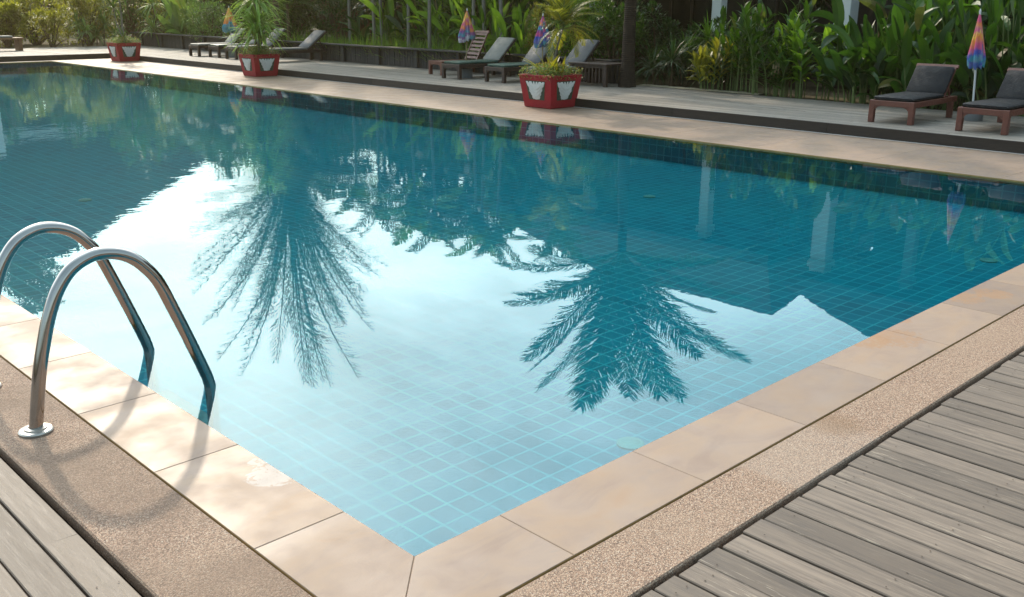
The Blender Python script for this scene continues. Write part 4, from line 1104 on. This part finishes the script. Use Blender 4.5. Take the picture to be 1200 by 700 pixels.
# ----------------------------------------------------------------- haze
HAZE = .0011
m = MB(); m.b(-30, 60, -30, 110, -1.5, 23)
t = NT('haze_air')
pv = t.n('ShaderNodeVolumePrincipled'); pv.inputs['Color'].default_value = (1., .80, .45, 1); pv.inputs['Density'].default_value = HAZE; pv.inputs['Anisotropy'].default_value = .82  # gold tint stands in for the glow of the lens flare
t.t.links.new(pv.outputs[0], t.out.inputs['Volume'])
if HAZE > 0:
    hz = tag(m.build('haze', t.mat), 'thin warm haze filling the garden air', 'haze', None, 'stuff')

# ----------------------------------------------------------------- light
SUN_EL, SUN_AZ = R(34.2), R(71.4)
sd = Vector((math.cos(SUN_EL)*math.cos(SUN_AZ), math.cos(SUN_EL)*math.sin(SUN_AZ), math.sin(SUN_EL)))
sl = bpy.data.lights.new('sun', 'SUN'); sl.energy = 4.4; sl.angle = R(1.6); sl.color = (1, .87, .68)
so = bpy.data.objects.new('sun', sl); COL.objects.link(so); so.rotation_euler = sd.to_track_quat('Z', 'Y').to_euler()

w = bpy.data.worlds.new('World'); scene.world = w; w.use_nodes = True
T = w.node_tree; T.nodes.clear()
class WN(NT):
    def __init__(self, tree): self.t = tree
W = WN(T)
sky = W.n('ShaderNodeTexSky', sky_type='NISHITA'); sky.sun_disc = False; sky.sun_elevation = SUN_EL
sky.sun_rotation = math.pi/2 - SUN_AZ; sky.air_density = 1.2; sky.dust_density = 2.2; sky.ozone_density = 1.
bg1 = W.n('ShaderNodeBackground'); T.links.new(sky.outputs[0], bg1.inputs[0]); bg1.inputs[1].default_value = .12
dirv = W.coord('Generated')
# bright thin cloud, whiter towards the sun
dn = W.vmath('DOT_PRODUCT', dirv, tuple(sd), 1)
glow = W.math('POWER', W.maprange(dn, .2, 1.0, 0, 1, False), 1.6)
z = W.sep(dirv)[2]
proj = W.vmath('SCALE', dirv); 
pn = T.nodes[proj.node.name]; T.links.new(W.math('DIVIDE', 1., W.math('ADD', W.math('MAXIMUM', z, 0.), .18)), pn.inputs['Scale'])
cl = W.noise(W.mapping(proj, (1, 1, 1), (3.1, 1.2, 0)), 1.1, 7, .6, dist=.4)
cover = W.maprange(cl, .30, .62, .50, .98)
st = W.math('MULTIPLY', cover, W.math('ADD', .98, W.math('MULTIPLY', glow, 5.3)))
bg2 = W.n('ShaderNodeBackground')
T.links.new(W.mix(glow, (.62, .90, 1.), (.92, .985, 1.)), bg2.inputs[0]); T.links.new(W.math('MULTIPLY', st, W.maprange(z, -.02, .06)), bg2.inputs[1])
ad = W.n('ShaderNodeAddShader'); T.links.new(bg1.outputs[0], ad.inputs[0]); T.links.new(bg2.outputs[0], ad.inputs[1])
wo = W.n('ShaderNodeOutputWorld'); T.links.new(ad.outputs[0], wo.inputs[0])

# ----------------------------------------------------------------- camera
h = 1.7
C = Vector((-.98586*h, -1.27536*h, h)); yw, p, rl = R(45.834868), R(-17.04964), R(.315326)
F = Vector((math.cos(p)*math.cos(yw), math.cos(p)*math.sin(yw), math.sin(p)))
Rt = Vector((math.sin(yw), -math.cos(yw), 0)); U = Rt.cross(F)
R2 = Rt*math.cos(rl) + U*math.sin(rl); U2 = -Rt*math.sin(rl) + U*math.cos(rl)
cam = bpy.data.cameras.new('camera'); co = bpy.data.objects.new('camera', cam); COL.objects.link(co)
co.matrix_world = Matrix(((R2.x, U2.x, -F.x, C.x), (R2.y, U2.y, -F.y, C.y), (R2.z, U2.z, -F.z, C.z), (0, 0, 0, 1)))
cam.sensor_width = 36; cam.lens = 1133.248/1200*36; cam.clip_start = .05; cam.clip_end = 3000
scene.camera = co

scene.view_settings.view_transform = 'Standard'; scene.view_settings.look = 'None'
scene.view_settings.exposure = -.46; scene.view_settings.gamma = 1.; scene.view_settings.use_curve_mapping = False
cy = scene.cycles
cy.max_bounces = 8; cy.transparent_max_bounces = 12; cy.volume_bounces = 0; cy.diffuse_bounces = 3; cy.glossy_bounces = 3
cy.caustics_reflective = False; cy.caustics_refractive = False; cy.sample_clamp_indirect = 6.
cy.use_denoising = True
